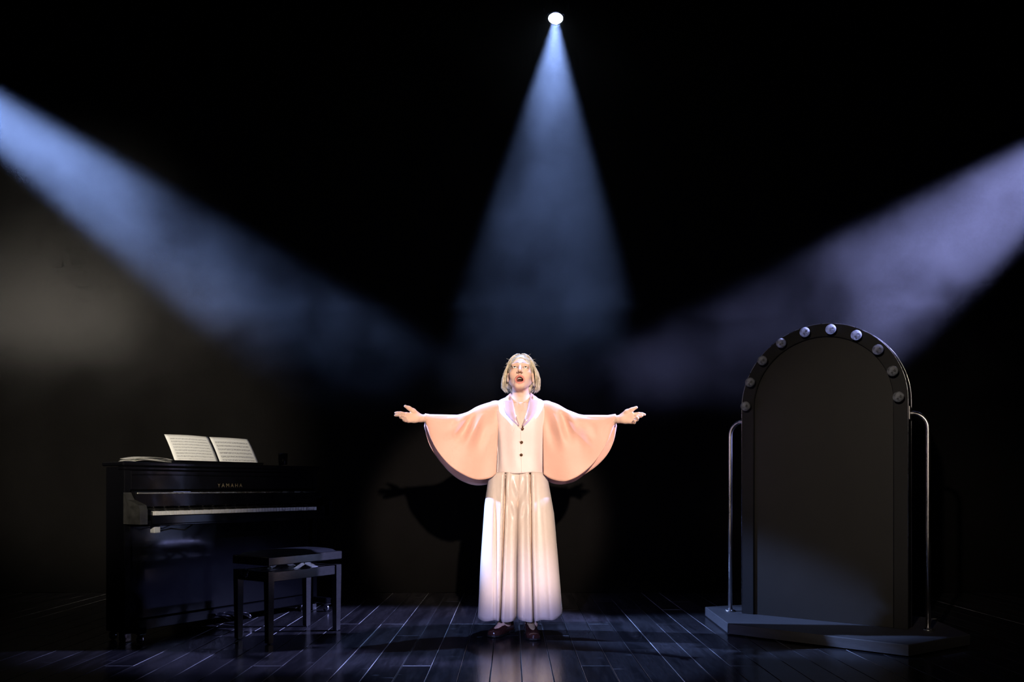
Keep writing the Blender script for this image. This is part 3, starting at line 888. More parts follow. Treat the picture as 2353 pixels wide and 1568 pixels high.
def polygonise(S,h,lo,hi,nb=20):
    """sparse surface nets"""
    lo=np.array(lo);hi=np.array(hi)
    nblk=np.ceil((hi-lo)/(h*nb)).astype(int)
    bx=np.stack(np.meshgrid(*[np.arange(k) for k in nblk],indexing='ij'),-1).reshape(-1,3)
    ctr=lo+(bx+0.5)*h*nb
    rad=h*nb*math.sqrt(3)/2
    D=S.ev(ctr)
    keep=np.abs(D)<rad*1.25+0.012
    bx=bx[keep]; ctr=ctr[keep]
    bounds=[S.bound(p) for p in S.p]
    BC=np.array([b_[0] for b_ in bounds]); BR=np.array([b_[1] for b_ in bounds])
    g=np.stack(np.meshgrid(*[np.arange(-1,nb+1)]*3,indexing='ij'),-1).reshape(-1,3)  # one extra layer below
    n1=nb+2
    K=np.array([1<<40,1<<20,1])
    cell_ids=[];cell_pos=[];quads=[]
    corner=np.array([(i,j,k) for i in (0,1) for j in (0,1) for k in (0,1)])
    edges=[(a,b_) for a in range(8) for b_ in range(a+1,8) if np.abs(corner[a]-corner[b_]).sum()==1]
    for bi,c in zip(bx,ctr):
        near=np.linalg.norm(BC-c,axis=1)-BR<rad+0.035
        pr=[p for p,m in zip(S.p,near) if m]
        if not pr: continue
        P=lo+(bi*nb+g)*h
        V=S.ev(P,pr).reshape(n1,n1,n1)
        if V.min()>0 or V.max()<0: continue
        sgn=V<0
        # cells with base in [-1,nb) ; owned: base in [0,nb) need corners up to nb -> available index nb+1
        cs=[sgn[1+i:1+i+nb,1+j:1+j+nb,1+k:1+k+nb] for i,j,k in corner]
        cv=[V[1+i:1+i+nb,1+j:1+j+nb,1+k:1+k+nb] for i,j,k in corner]
        cnt=sum(x.astype(int) for x in cs)
        act=np.argwhere((cnt>0)&(cnt<8))
        if len(act):
            vals=np.stack([x[act[:,0],act[:,1],act[:,2]] for x in cv],1)
            acc=np.zeros((len(act),3));w=np.zeros(len(act))
            for a,b_ in edges:
                va,vb=vals[:,a],vals[:,b_]
                m=(va<0)!=(vb<0)
                t=np.where(m,va/(va-vb+1e-12*(va==vb)),0)
                p=corner[a]+(corner[b_]-corner[a])*t[:,None]
                acc+=p*m[:,None]; w+=m
            acc/=w[:,None]
            base=bi*nb+act
            cell_ids.append(base@K); cell_pos.append(lo+(base+acc)*h)
        # owned edges: base corner in [0,nb)
        for ax in range(3):
            e=np.zeros(3,int); e[ax]=1
            A=sgn[1:1+nb,1:1+nb,1:1+nb]
            B=sgn[1+e[0]:1+e[0]+nb,1+e[1]:1+e[1]+nb,1+e[2]:1+e[2]+nb]
            x=np.argwhere(A!=B)
            if not len(x): continue
            inside=A[x[:,0],x[:,1],x[:,2]]
            base=bi*nb+x
            u=np.zeros(3,int);u[(ax+1)%3]=1
            v=np.zeros(3,int);v[(ax+2)%3]=1
            Q=np.stack([base@K,(base-u)@K,(base-u-v)@K,(base-v)@K],1)
            Q[~inside]=Q[~inside][:,::-1]
            quads.append(Q)
    ids=np.concatenate(cell_ids);pos=np.concatenate(cell_pos)
    o=np.argsort(ids);ids=ids[o];pos=pos[o]
    Q=np.concatenate(quads)
    I=np.searchsorted(ids,Q)
    I=np.clip(I,0,len(ids)-1)
    ok=(ids[I]==Q).all(1)
    return pos,I[ok]

def np_mesh(name,pos,quads,mat,parent,tint=None,relax=1):
    if relax:
        for _ in range(relax):
            acc=np.zeros_like(pos);cn=np.zeros(len(pos))
            for a,b_ in ((0,1),(1,2),(2,3),(3,0)):
                np.add.at(acc,quads[:,a],pos[quads[:,b_]]);np.add.at(cn,quads[:,a],1)
                np.add.at(acc,quads[:,b_],pos[quads[:,a]]);np.add.at(cn,quads[:,b_],1)
            pos=pos*0.5+0.5*acc/np.maximum(cn,1)[:,None]
    me=bpy.data.meshes.new(name)
    me.vertices.add(len(pos)); me.vertices.foreach_set('co',pos.astype(np.float32).ravel())
    me.loops.add(quads.size); me.loops.foreach_set('vertex_index',quads.astype(np.int32).ravel())
    me.polygons.add(len(quads)); me.polygons.foreach_set('loop_start',np.arange(0,quads.size,4,dtype=np.int32))
    me.update(calc_edges=True); me.validate()
    me.polygons.foreach_set('use_smooth',[True]*len(me.polygons))
    me.materials.append(mat)
    if tint is not None:
        ca=me.color_attributes.new('tint','FLOAT_COLOR','POINT')
        ca.data.foreach_set('color',np.concatenate([tint,np.ones((len(tint),1))],1).astype(np.float32).ravel())
    return link(bpy.data.objects.new(name,me),parent)

# ---- head frame: eye line at pixel (1195.3,844.5), head thrown back, singing upwards
PITCH,YAW,ROLL=math.radians(20),math.radians(-3),math.radians(1.0)
fwd0=Vector((0,-1,0)); 
Rh=(Matrix.Rotation(YAW,3,'Z')@Matrix.Rotation(ROLL,3,'Y')@Matrix.Rotation(-PITCH,3,'X'))
def hl(x,y,z):
    """head-local (right in picture, forward, up; origin between the ears at eye height) -> singer-local"""
    v=Rh@Vector((x,-y,z)); return np.array(v)+HO
Rh_np=np.array(Rh)
HO=np.zeros(3)
eye_target=q(1195.3,845.5,-0.095)
HO=eye_target-np.array(Rh@Vector((0,-0.074,0)))
HS=1.02
def H(x,y,z): return hl(x*HS,y*HS,z*HS)
RE=Rh_np   # ellipsoid axes of the head frame
S=Sdf()
# neck and trunk first
S.cone(H(0,-0.028,-0.06),q(1197,930,0.015),0.049,0.054,0.03)
S.cone(q(1140,940,0.01),q(1254,940,0.01),0.046,0.046,0.05)
S.ell(q(1197,985,0.01),(0.130,0.085,0.17),0.05)
S.ell(q(1194,1085,0.02),(0.110,0.072,0.14),0.05)
S.ell(q(1192,1140,0.02),(0.130,0.080,0.11),0.05)
S.cone(q(1165,1160,0.01),q(1158,1300,0.0),0.078,0.052,0.04)
S.cone(q(1218,1160,0.01),q(1221,1300,0.0),0.078,0.052,0.04)
S.cone(q(1158,1300,0.0),q(1160,1432,0.02),0.052,0.034,0.02)
S.cone(q(1221,1300,0.0),q(1221,1436,-0.02),0.052,0.034,0.02)
S.cone(q(1160,1432,0.02),q(1140,1452,-0.06),0.032,0.024,0.02)
S.cone(q(1221,1436,-0.02),q(1224,1459,-0.09),0.032,0.024,0.02)
# arms, reaching out and a little forward
ARM={-1:[q(1136,943,0.005),q(1060,968,-0.08),q(977,962,-0.16)],1:[q(1258,943,0.005),q(1332,968,-0.08),q(1413,964,-0.16)]}
for s in (-1,1):
    a,b_,c=ARM[s]
    S.cone(a,b_,0.046,0.036,0.03)
    S.cone(b_,c,0.036,0.0245,0.01)
# hands --------------------------------------------------------------------------------
def hand(pts,k=0.006):
    wrist=pts['wrist']
    for kn,r in zip(pts['knuckles'],(0.0125,0.0125,0.012,0.0115)):
        S.cone(wrist+(kn-wrist)*0.12,kn,0.0175,r,0.012)
    S.ell((wrist*0.45+sum(pts['knuckles'])/4*0.55),(0.030,0.014,0.027),0.012)
    for f,(r0,r1) in zip(pts['fingers'],((0.0098,0.0070),(0.0100,0.0072),(0.0095,0.0068),(0.0088,0.0060))):
        n=len(f)-1
        for i in range(n):
            S.cone(f[i],f[i+1],r0+(r1-r0)*i/n,r0+(r1-r0)*(i+1)/n,0.003)
    t=pts['thumb']; rr=(0.018,0.0145,0.0115,0.0082)
    for i in range(len(t)-1): S.cone(t[i],t[i+1],rr[i],rr[i+1],0.008)
hand(dict(wrist=q(972,962,-0.170),
  knuckles=[q(934,952.5,-0.215),q(932.5,957.5,-0.222),q(933.5,963,-0.224),q(937.5,968,-0.222)],
  fingers=[[q(934,952.5,-0.215),q(921,949.3,-0.225),q(914,949.0,-0.230),q(909,949.2,-0.230)],
           [q(932.5,957.5,-0.222),q(919.5,954.2,-0.240),q(913,954.4,-0.248),q(908.5,955.2,-0.250)],
           [q(933.5,963,-0.224),q(925.5,961.5,-0.258),q(920.5,960,-0.275),q(919,957.5,-0.288)],
           [q(937.5,968,-0.222),q(931,967.6,-0.250),q(927.5,966.0,-0.264),q(926.0,963.4,-0.276)]],
  thumb=[q(961,956,-0.178),q(949.5,945,-0.202),q(940,938.5,-0.215),q(931.3,934.0,-0.220)]))
hand(dict(wrist=q(1418,964,-0.170),
  knuckles=[q(1453,953.0,-0.215),q(1455,959,-0.222),q(1455.5,965.5,-0.224),q(1452.5,970.5,-0.222)],
  fingers=[[q(1453,953.0,-0.215),q(1467.5,951.0,-0.225),q(1475.5,951.4,-0.230),q(1481.5,953.3,-0.230)],
           [q(1455,959,-0.222),q(1467.5,957.0,-0.242),q(1472.5,957.2,-0.252),q(1475.5,955.8,-0.260)],
           [q(1455.5,965.5,-0.224),q(1463.5,965.3,-0.256),q(1465.5,961.5,-0.272),q(1463.5,958.8,-0.280)],
           [q(1452.5,970.5,-0.222),q(1457.5,971.8,-0.250),q(1459,968.6,-0.264),q(1457.2,966.0,-0.270)]],
  thumb=[q(1430,957,-0.178),q(1441,947,-0.202),q(1451.5,942.0,-0.215),q(1462.3,936.8,-0.220)]))
# head ---------------------------------------------------------------------------------
def hell(c,r,k=0.01,sub=False): S.ell(H(*c),np.array(r)*HS,k,sub,RE)
def hcone(a,b_,ra,rb,k=0.008,sub=False): S.cone(H(*a),H(*b_),ra*HS,rb*HS,k,sub)
hell((0,-0.016,0.030),(0.069,0.092,0.080),0.02)
hell((0,0.028,-0.030),(0.058,0.054,0.080),0.03)
hell((0,0.026,-0.073),(0.041,0.046,0.043),0.02)
hcone((-0.010,0.060,-0.106),(0.010,0.060,-0.106),0.0155,0.0155,0.02)
hcone((-0.051,0.0,-0.055),(-0.013,0.054,-0.103),0.014,0.015,0.02)
hcone((0.051,0.0,-0.055),(0.013,0.054,-0.103),0.014,0.015,0.02)
for s in (-1,1):
    hell((s*0.040,0.050,-0.030),(0.022,0.024,0.022),0.02)
    hcone((s*0.012,0.081,0.021),(s*0.042,0.068,0.021),0.010,0.010,0.012)
    hell((s*0.031,0.094,-0.001),(0.018,0.018,0.012),0.010,True)
    hell((s*0.031,0.0665,0.0),(0.0155,0.0150,0.0130),0.004)
    hell((s*0.031,0.0835,0.0005),(0.0128,0.016,0.0052),0.002,True)
    hell((s*0.0725,-0.008,-0.022),(0.0075,0.017,0.029),0.006)
    hell((s*0.079,-0.002,-0.018),(0.0045,0.009,0.018),0.004,True)
hcone((0,0.080,0.006),(0,0.104,-0.032),0.0075,0.0098,0.012)
hell((0,0.1035,-0.034),(0.0105,0.0095,0.0085),0.006)
for s in (-1,1):
    hell((s*0.0120,0.0935,-0.037),(0.0070,0.0095,0.0070),0.005)
    hell((s*0.0065,0.0985,-0.0435),(0.0036,0.0050,0.0042),0.002,True)
# open singing mouth
N=18
for i in range(N):
    a0,a1=2*math.pi*i/N,2*math.pi*(i+1)/N
    def lp(a):
        x=0.0215*math.cos(a); z=-0.0790+0.0200*math.sin(a)
        y=0.0845-0.016*(math.cos(a)**2)-(0.006 if math.sin(a)<0 else 0.0)*abs(math.sin(a))
        return (x,y,z)
    rr=0.0058 if math.sin((a0+a1)/2)>0 else 0.0066
    hcone(lp(a0),lp(a1),rr,rr,0.006)
hell((0,0.080,-0.0790),(0.0180,0.030,0.0150),0.003,True)
hell((0,0.060,-0.078),(0.024,0.020,0.020),0.006,True)
pos,quads=polygonise(S,0.0026,(-0.85,-0.46,0.0),(0.85,0.16,1.70))
# colours by place on the head
inv=np.linalg.inv(Rh_np)
L_=((pos-HO)@inv.T)/HS; lx,ly,lz=L_[:,0],-L_[:,1],L_[:,2]
skin=np.array([0.80,0.52,0.38])
tint=np.tile(skin,(len(pos),1))
def paint(mask,col): 
    m=np.clip(mask,0,1)[:,None]; tint[:]=tint*(1-m)+np.array(col)*m
head=(lz>-0.15)&(ly>0.0)
rl=np.sqrt((lx/0.0275)**2+((lz+0.0790)/0.0270)**2)
paint(head*(ly>0.045)*np.clip((1.06-rl)/0.12,0,1),(0.72,0.25,0.20))
ri=np.sqrt((lx/0.0184)**2+((lz+0.0790)/0.0154)**2)
paint((ly>0.0)*(np.abs(lx)<0.03)*(np.abs(lz+0.078)<0.024)*((ly<0.077-0.02*(lx/0.02)**2)&(ly>0.02))*np.clip((1.25-ri)/0.2,0,1),(0.09,0.022,0.016))
for s in (-1,1):
    u=(s*lx-0.010)/0.036
    br=0.0255+0.007*np.sin(np.clip(u,0,1)*2.3)
    paint(head*(ly>0.05)*(u>0)*(u<1)*np.clip((0.0046-np.abs(lz-br))/0.0016,0,1)*0.9,(0.20,0.12,0.06))
    re_=np.sqrt(((s*lx-0.031)/0.0155)**2+((lz-0.0005)/0.0072)**2)
    paint(head*(ly>0.06)*np.clip((1.15-re_)/0.15,0,1)*0.75,(0.16,0.08,0.05))
    paint(head*(ly>0.08)*np.clip((1.0-np.sqrt(((s*lx-0.0065)/0.004)**2+((lz+0.0435)/0.0045)**2))/0.3,0,1)*0.8,(0.20,0.07,0.05))
    paint(head*0.28*np.clip(1-np.sqrt(((s*lx-0.042)/0.022)**2+((lz+0.038)/0.018)**2),0,1),(0.85,0.38,0.28))
body=np_mesh('body',pos,quads,M_skin,person,tint,relax=1)
# eyes
for s in (-1,1):
    V=[];F=[];C=[]
    c=H(s*0.031,0.0675,0.0005); nu,nv=28,16
    r=0.0128*HS
    gaze=np.array([0.0,0.965,0.26]); gaze/=np.linalg.norm(gaze)
    for j in range(nv+1):
        for i in range(nu):
            th=math.pi*j/nv; ph=2*math.pi*i/nu
            d=np.array([math.sin(th)*math.cos(ph),math.cos(th),math.sin(th)*math.sin(ph)])
            # pole along forward, turned to the gaze
            up=np.array([0,-gaze[2],gaze[1]]); rt=np.array([1,0,0])
            w=d[0]*rt+d[1]*gaze+d[2]*up
            V.append(tuple(c+Rh_np@np.array([w[0],-w[1],w[2]])*r))
            ang=math.degrees(th)
            C.append((0.012,0.010,0.008) if ang<14 else ((0.09,0.085,0.05) if ang<31 else (0.82,0.78,0.74)))
    for j in range(nv):
        for i in range(nu):
            F.append((j*nu+i,(j+1)*nu+i,(j+1)*nu+(i+1)%nu,j*nu+(i+1)%nu))
    me=bpy.data.meshes.new('eye'); me.from_pydata(V,[],F); me.polygons.foreach_set('use_smooth',[True]*len(F)); me.materials.append(M_eye)
    ca=me.color_attributes.new('tint','FLOAT_COLOR','POINT')
    ca.data.foreach_set('color',np.array([(*x,1) for x in C],np.float32).ravel())
    me.update(); link(bpy.data.objects.new('eye',me),body)
# upper teeth
tm=[]
mb=MB()
for i in range(-3,4):
    a=i*0.30
    x=0.0145*math.sin(a)*1.1; y=0.050+0.0135*math.cos(a)
    A=Matrix.Translation(Vector(H(x,y,-0.0622)))@Rh.to_4x4()@Matrix.Rotation(-a,4,'Z')
    mb.bbox((-0.0026,-0.0012,-0.0034),(0.0026,0.0012,0.004),0.0008,A)
mb.build('teeth',pmat('teeth',(0.80,0.76,0.68),0.25,noise=0.03),body)

# ---- hair: short blonde bob, built of a cap and many combed locks ---------------------
SH=Sdf()
def hh(c,r,k=0.012,sub=False): SH.ell(H(*c),np.array(r)*HS,k,sub,RE)
hh((0,-0.020,0.034),(0.077,0.098,0.087))
hh((0,-0.070,-0.030),(0.070,0.046,0.085),0.03)
for s,px,py in ((-1,1166.5,880),(1,1232,877)):
    c=q(px,py,0.045)
    SH.cone(H(s*0.062,-0.045,0.0),c,0.020,0.023,0.02)
    SH.ell(c,(0.024,0.040,0.034),0.015)
hh((0.0,0.100,-0.040),(0.0600,0.105,0.108),0.010,True)       # face opening
hh((0.070,0.010,-0.030),(0.020,0.024,0.036),0.008,True)      # hair tucked behind the ears
hh((-0.074,0.012,-0.035),(0.016,0.020,0.034),0.008,True)
ph_,qh_=polygonise(SH,0.0030,(-0.20,-0.20,1.30),(0.20,0.20,1.72))
hair=np_mesh('hair',ph_,qh_,M_hair,person,relax=2)
mb=MB()
def scalp(az,el,lift):
    # az: 0 = forward, + towards picture right
    x=math.sin(az)*math.cos(el); y=math.cos(az)*math.cos(el); z=math.sin(el)
    return np.array(H((0.078+lift)*x,-0.020+(0.099+lift)*y,0.034+(0.088+lift)*z))
PART=np.array([-0.018,0.0])
for k in range(420):
    side=1 if random.random()<0.56 else -1
    az=side*math.radians(random.triangular(38,178,95))
    lift=random.uniform(0.0,0.006)
    az0=math.radians(random.uniform(-25,10)) if abs(az)<1.6 else az*0.9
    pts=[]
    for t in np.linspace(0,1,7):
        e=math.radians(82-74*t)
        a=az0+(az-az0)*min(1,t*1.5)**0.8
        pts.append(scalp(a,e,lift))
    endz=q(1200,random.uniform(884,902),0.0)[2]
    last=pts[-1]
    # fall to the jaw, curling
    out=np.array([math.sin(az),-math.cos(az),0.0])
    if abs(az)<1.15:
        n_f=2; drop=random.uniform(0.02,0.045)
        pull=np.array([side*0.006,0.035,0])
        for t in (0.5,1.0): pts.append(last+np.array([0,0,-drop])*t+pull*t)
    else:
        flare=random.uniform(0.010,0.034) if abs(math.sin(az))>0.5 else 0.0
        for t in (0.33,0.66,0.88,1.0):
            w=last+np.array([0,0,(endz-last[2])])*t+np.array([np.sign(az)*1.0,0,0])*flare*math.sin(math.pi*t*0.62)+np.array([0,0.012*t,0])
            if t==1.0: w=w-np.array([np.sign(az)*0.010,0,0])
            pts.append(w)
    n=len(pts); r0=random.uniform(0.0022,0.0040)
    rad=[r0*(0.5+0.5*min(1,i/2))*(1.0 if i<n-3 else (1-(i-(n-4))/3.3)) for i in range(n)]
    mb.tube(pts,rad,5,cap=False)
for k in range(26):      # stray hairs
    az=random.choice((-1,1))*math.radians(random.uniform(50,120)); el=math.radians(random.uniform(-10,65))
    p=scalp(az,el,0.004); d=np.array([math.sin(az),-math.cos(az)*0.3,random.uniform(-0.6,0.5)])
    L=random.uniform(0.012,0.032)
    mb.tube([p,p+d*L*0.5+np.array([0,0,0.003]),p+d*L+np.array([0,0,random.uniform(-0.01,0.006)])],[0.0008,0.0007,0.0004],4,cap=False)
mb.build('hair_locks',M_hair,hair)

# ---- jacket --------------------------------------------------------------------------
def interp(keys,t):
    ks=np.array([k for k,_ in keys]);vs=np.array([v for _,v in keys],float)
    return np.interp(t,ks,vs)
def smooth_curve(pts,n):
    """Catmull-Rom through px points, n samples"""
    p=np.array(pts,float)
    p=np.vstack([2*p[0]-p[1],p,2*p[-1]-p[-2]])
    seg=len(p)-3; out=[]
    for u in np.linspace(0,seg,n):
        i=min(int(u),seg-1); t=u-i
        a,b_,c,d=p[i],p[i+1],p[i+2],p[i+3]
        out.append(0.5*((2*b_)+(-a+c)*t+(2*a-5*b_+4*c-d)*t*t+(-a+3*b_-3*c+d)*t**3))
    return np.array(out)
# bodice: rings from hem to the neck hole; (py, half width, half depth, centre px)
rings=[(1088,0.146,0.112,1195),(1075,0.144,0.110,1195.5),(1050,0.143,0.106,1196.5),(1020,0.146,0.108,1197),(990,0.154,0.116,1197),(965,0.163,0.118,1196.5),(948,0.172,0.108,1196.5),(936,0.168,0.094,1196.5),(926.5,0.152,0.082,1196.5),(919,0.122,0.074,1196.5),(914,0.090,0.068,1196.5),(909,0.070,0.064,1196.5)]
rk=np.array(rings)
tt=np.linspace(0,len(rings)-1,46)
rs=np.array([[np.interp(t,np.arange(len(rings)),rk[:,c]) for c in range(4)] for t in tt])
NA=112
V=np.zeros((NA,len(rs),3))
for i in range(NA):
    a=2*math.pi*i/NA
    ca,sa=math.cos(a),math.sin(a)
    ex=0.86
    for j,(py,hw,hd,cx) in enumerate(rs):
        c=q(cx,py,0.015)
        x=hw*math.copysign(abs(ca)**ex,ca); y=hd*math.copysign(abs(sa)**ex,sa)
        # darts and drape
        y+=0.0035*math.sin(9*a+2.0*math.sin(j*0.12))*min(1,j/6)*(1 if j<30 else 0.3)
        hem=0.004*math.sin(5*a+0.6) if j<3 else 0.0
        V[i,j]=(c[0]+x,0.015+y,c[2]+hem)
# front opening (V neck)
apex=q(1197.5,981,-0.1); 
def in_vneck(p):
    if p[1]>-0.005: return False
    zt=q(1197,905,-0.09)[2]; za=apex[2]
    if p[2]<za: return False
    t=(p[2]-za)/(zt-za)
    return abs(p[0]-apex[0])<(min(0.010+0.062*t,0.058) if t<0.80 else 0.072)
mb=MB(); nj=len(rs)
mb.v=[tuple(p) for p in V.reshape(-1,3)]
for i in range(NA):
    for j in range(nj-1):
        a_=i*nj+j;b_=((i+1)%NA)*nj+j
        c=(V[i,j]+V[(i+1)%NA,j]+V[(i+1)%NA,j+1]+V[i,j+1])/4
        if in_vneck(c): continue
        mb.f.append((a_,b_,b_+1,a_+1)); mb.s.append(True)
jacket=mb.build('jacket',M_bodice,person)
m=jacket.modifiers.new('cloth_thickness','SOLIDIFY'); m.thickness=0.003; m.offset=-1
# front edge seam and side seams
def front_y(px,py,lift=0.002):
    """depth of the bodice front at a pixel"""
    py_=np.clip(py,909,1088)
    hw=np.interp(-py_,-rk[:,0],rk[:,1]); hd=np.interp(-py_,-rk[:,0],rk[:,2]); cx=np.interp(-py_,-rk[:,0],rk[:,3])
    x=(px-cx)*PD0/1853.0
    u=min(0.999,abs(x)/hw)
    ca=u**(1/0.86)
    sa=math.sqrt(max(0,1-ca*ca))
    return 0.015-hd*sa**0.86-lift
def on_front(px,py,lift=0.002): 
    d=front_y(px,py,lift); return q(px,py,d)
mb=MB()
mb.tube([on_front(1196.5+0.02*(y-990),y,0.0008) for y in np.linspace(984,1087,14)],0.0018,6).build('front_edge',M_bodice,jacket)
for xs_ in ([(1134,945),(1137,985),(1142,1020),(1144,1050),(1143,1087)],[(1257,945),(1255,985),(1252,1020),(1250,1050),(1249,1087)]):
    c=smooth_curve(xs_,16)
    MB().tube([on_front(x,y,0.0015) for x,y in c],0.0024,6).build('side_seam',M_bodice,jacket)
# buttons
for bx_,by_ in ((1200.5,986),(1198.5,1017),(1197.8,1046)):
    c=on_front(bx_,by_,0.004)
    R=Matrix.Translation(Vector(c))@Matrix.Rotation(math.pi/2,4,'X')
    bt=MB().lathe([(0.0005,0.0065),(0.005,0.006),(0.0085,0.0035),(0.009,0.001),(0.008,-0.001),(0.0005,-0.001)],16,R).build('button',M_button,jacket)
    MB().tube([c+np.array([-0.014,0,0.006]),c+np.array([-0.006,-0.003,0.001]),c+np.array([0.004,-0.003,0.003])],0.0016,6).build('button_loop',M_bodice,bt)
# satin shawl lapels, running round the back of the neck
def lapel(inner,outer,s):
    ni=smooth_curve(inner,26); no=smooth_curve(outer,26)
    nw=7; P=np.zeros((26+10,nw,3))
    # behind the neck
    for i in range(10):
        a=math.pi*0.5*(1-i/10.0)
        for j in range(nw):
            t=j/(nw-1)
            r=0.050+0.026*t
            cx=q(1197,905,0)[0]
            P[i,j]=(cx+s*r*math.cos(a)*1.02,0.035+0.052*math.sin(a)+0.012*t,q(1197,899,0)[2]-0.016*t-0.004*(i/10))
    for i in range(26):
        for j in range(nw):
            t=j/(nw-1)
            p=ni[i]*(1-t)+no[i]*t
            blend=min(1,i/8)
            base=front_y(p[0],p[1],0.005+0.006*math.sin(math.pi*t))
            top=-0.005-0.02*t if i<8 else base
            d=(0.035-0.055*t*0.3)*(1-blend)+base*blend
            P[10+i,j]=q(p[0],p[1],d)
    return grid_mesh('lapel',P,M_satin,jacket,solid=0.003,offset=0,flip=(s<0))
lapel([(1176,902),(1178,918),(1180.5,933),(1184.5,953),(1193,978)],[(1170,906),(1159,918),(1157.5,937),(1168,957),(1191.5,980)],-1)
lapel([(1218,902),(1217,914),(1212,941),(1205.5,962),(1200,978)],[(1224,906),(1237,918),(1237.5,937),(1223.5,959),(1202,981)],1)
# blush top under the jacket
P=np.zeros((24,22,3))
for i in range(24):
    for j in range(22):
        u=i/23;v=j/21
        py=925+62*v; px=1196.5+(u-0.5)*72
        d=front_y(px,py,-0.010+0.0015*math.sin(u*40)*(1-v))
        P[i,j]=q(px,py,d)
grid_mesh('camisole',P,M_cami,person,solid=0.002,offset=0)
# cape sleeves: one cloth from the back hem over the arm to the front hem
def sleeve(s,top,hem_f,hem_b,ph):
    nu=64
    T=smooth_curve(top,nu); F_=smooth_curve(hem_f,nu); B_=smooth_curve(hem_b,nu)
    nf,na,nbk=34,9,26
    P=np.zeros((nu,nf+na+nbk,3))
    for i in range(nu):
        u=i/(nu-1)
        darm=0.012-0.172*u**0.95
        r=0.060*(1-u)+0.027*u
        # arm-top point
        tp=q(T[i,0],T[i,1],darm)
        cx,cz=tp[0],tp[2]-r
        yf0=darm-r; yb0=darm+r
        # front hem hangs almost straight down below the arm
        yf1=darm*0.80-r*0.55-0.035*math.sin(math.pi*u)-0.012+(-0.045)*(1-u)**3
        yb1=darm*0.75+r+0.055*math.sin(math.pi*min(1,u*1.2))+0.015
        hf=q(F_[i,0],F_[i,1],yf1); hb=q(B_[i,0],B_[i,1],yb1)
        k=0
        for j in range(nbk):           # back, hem -> arm
            v=1-j/(nbk-1)
            x=cx+(hb[0]-cx)*v; z=cz+(hb[2]-cz)*v; y=yb0+(yb1-yb0)*v
            y+=0.010*math.sin(2*math.pi*(u*3.2+0.3*v)+ph)*math.sin(math.pi*min(1,v*0.9))
            P[i,k]=(x,y,z);k+=1
        for j in range(na):            # over the arm
            a=math.pi*(j+1)/(na+1)
            P[i,k]=(cx,darm+r*math.cos(a),cz+r*math.sin(a));k+=1
        for j in range(nf):            # front, arm -> hem
            v=j/(nf-1)
            x=cx+(hf[0]-cx)*v; z=cz+(hf[2]-cz)*v; y=yf0+(yf1-yf0)*v
            env=math.sin(math.pi*min(1,u*1.25+0.05))
            # soft gathers falling from the shoulder, fading towards the hem
            g=math.exp(-((v-0.20)/0.26)**2)
            # slanting gathers that fall from the shoulder towards the wrist
            w1=u*2.9-1.25*v; w2=u*4.7-0.6*v
            y+=env*g*(0.016*math.sin(2*math.pi*w1+ph)+0.008*math.sin(2*math.pi*w2+2.3*ph))
            y+=0.011*math.sin(2*math.pi*(u*1.7-0.35*v)+1.0+ph)*v*math.sin(math.pi*u)
            P[i,k]=(x,y,z);k+=1
    return grid_mesh('sleeve',P,M_pink,jacket,solid=0.0025,offset=0,flip=(s>0))
sleeve(-1,[(1147,921.5),(1132,923.5),(1112,929),(1094,936),(1076,946.5),(1058,952.5),(1040,955.5),(1018,956),(996,954),(977,951)],
 [(1140,1089),(1128,1098),(1108,1102.5),(1088,1101),(1063,1090),(1040,1075),(1022,1058),(1004,1035),(990,1008),(979,977)],
 [(1136,1096),(1128,1110),(1112,1115),(1090,1115.5),(1066,1108),(1044,1095),(1024,1076),(1003,1050),(985,1018),(975,979)],0.4)
sleeve(1,[(1246,921.5),(1261,923),(1280,929),(1297,938.5),(1314,948),(1332,954.5),(1352,957.5),(1374,957.5),(1395,955),(1414,952)],
 [(1249,1090),(1262,1099),(1280,1105),(1300,1106),(1322,1098),(1342,1085),(1361,1068),(1381,1042),(1397,1013),(1412,977)],
 [(1252,1098),(1262,1108),(1278,1113),(1298,1113),(1322,1106),(1346,1089),(1371,1071),(1394,1047),(1409,1018),(1417,979)],2.1)
# bracelets at the wrists
MB().tube([np.array(q(1413,964,-0.16))+np.array([0.012*0+0.004,0.0275*math.cos(a),0.0275*math.sin(a)]) for a in np.linspace(0,2*math.pi,25)],0.0016,6,cap=False).build('bracelet',M_gold,person)

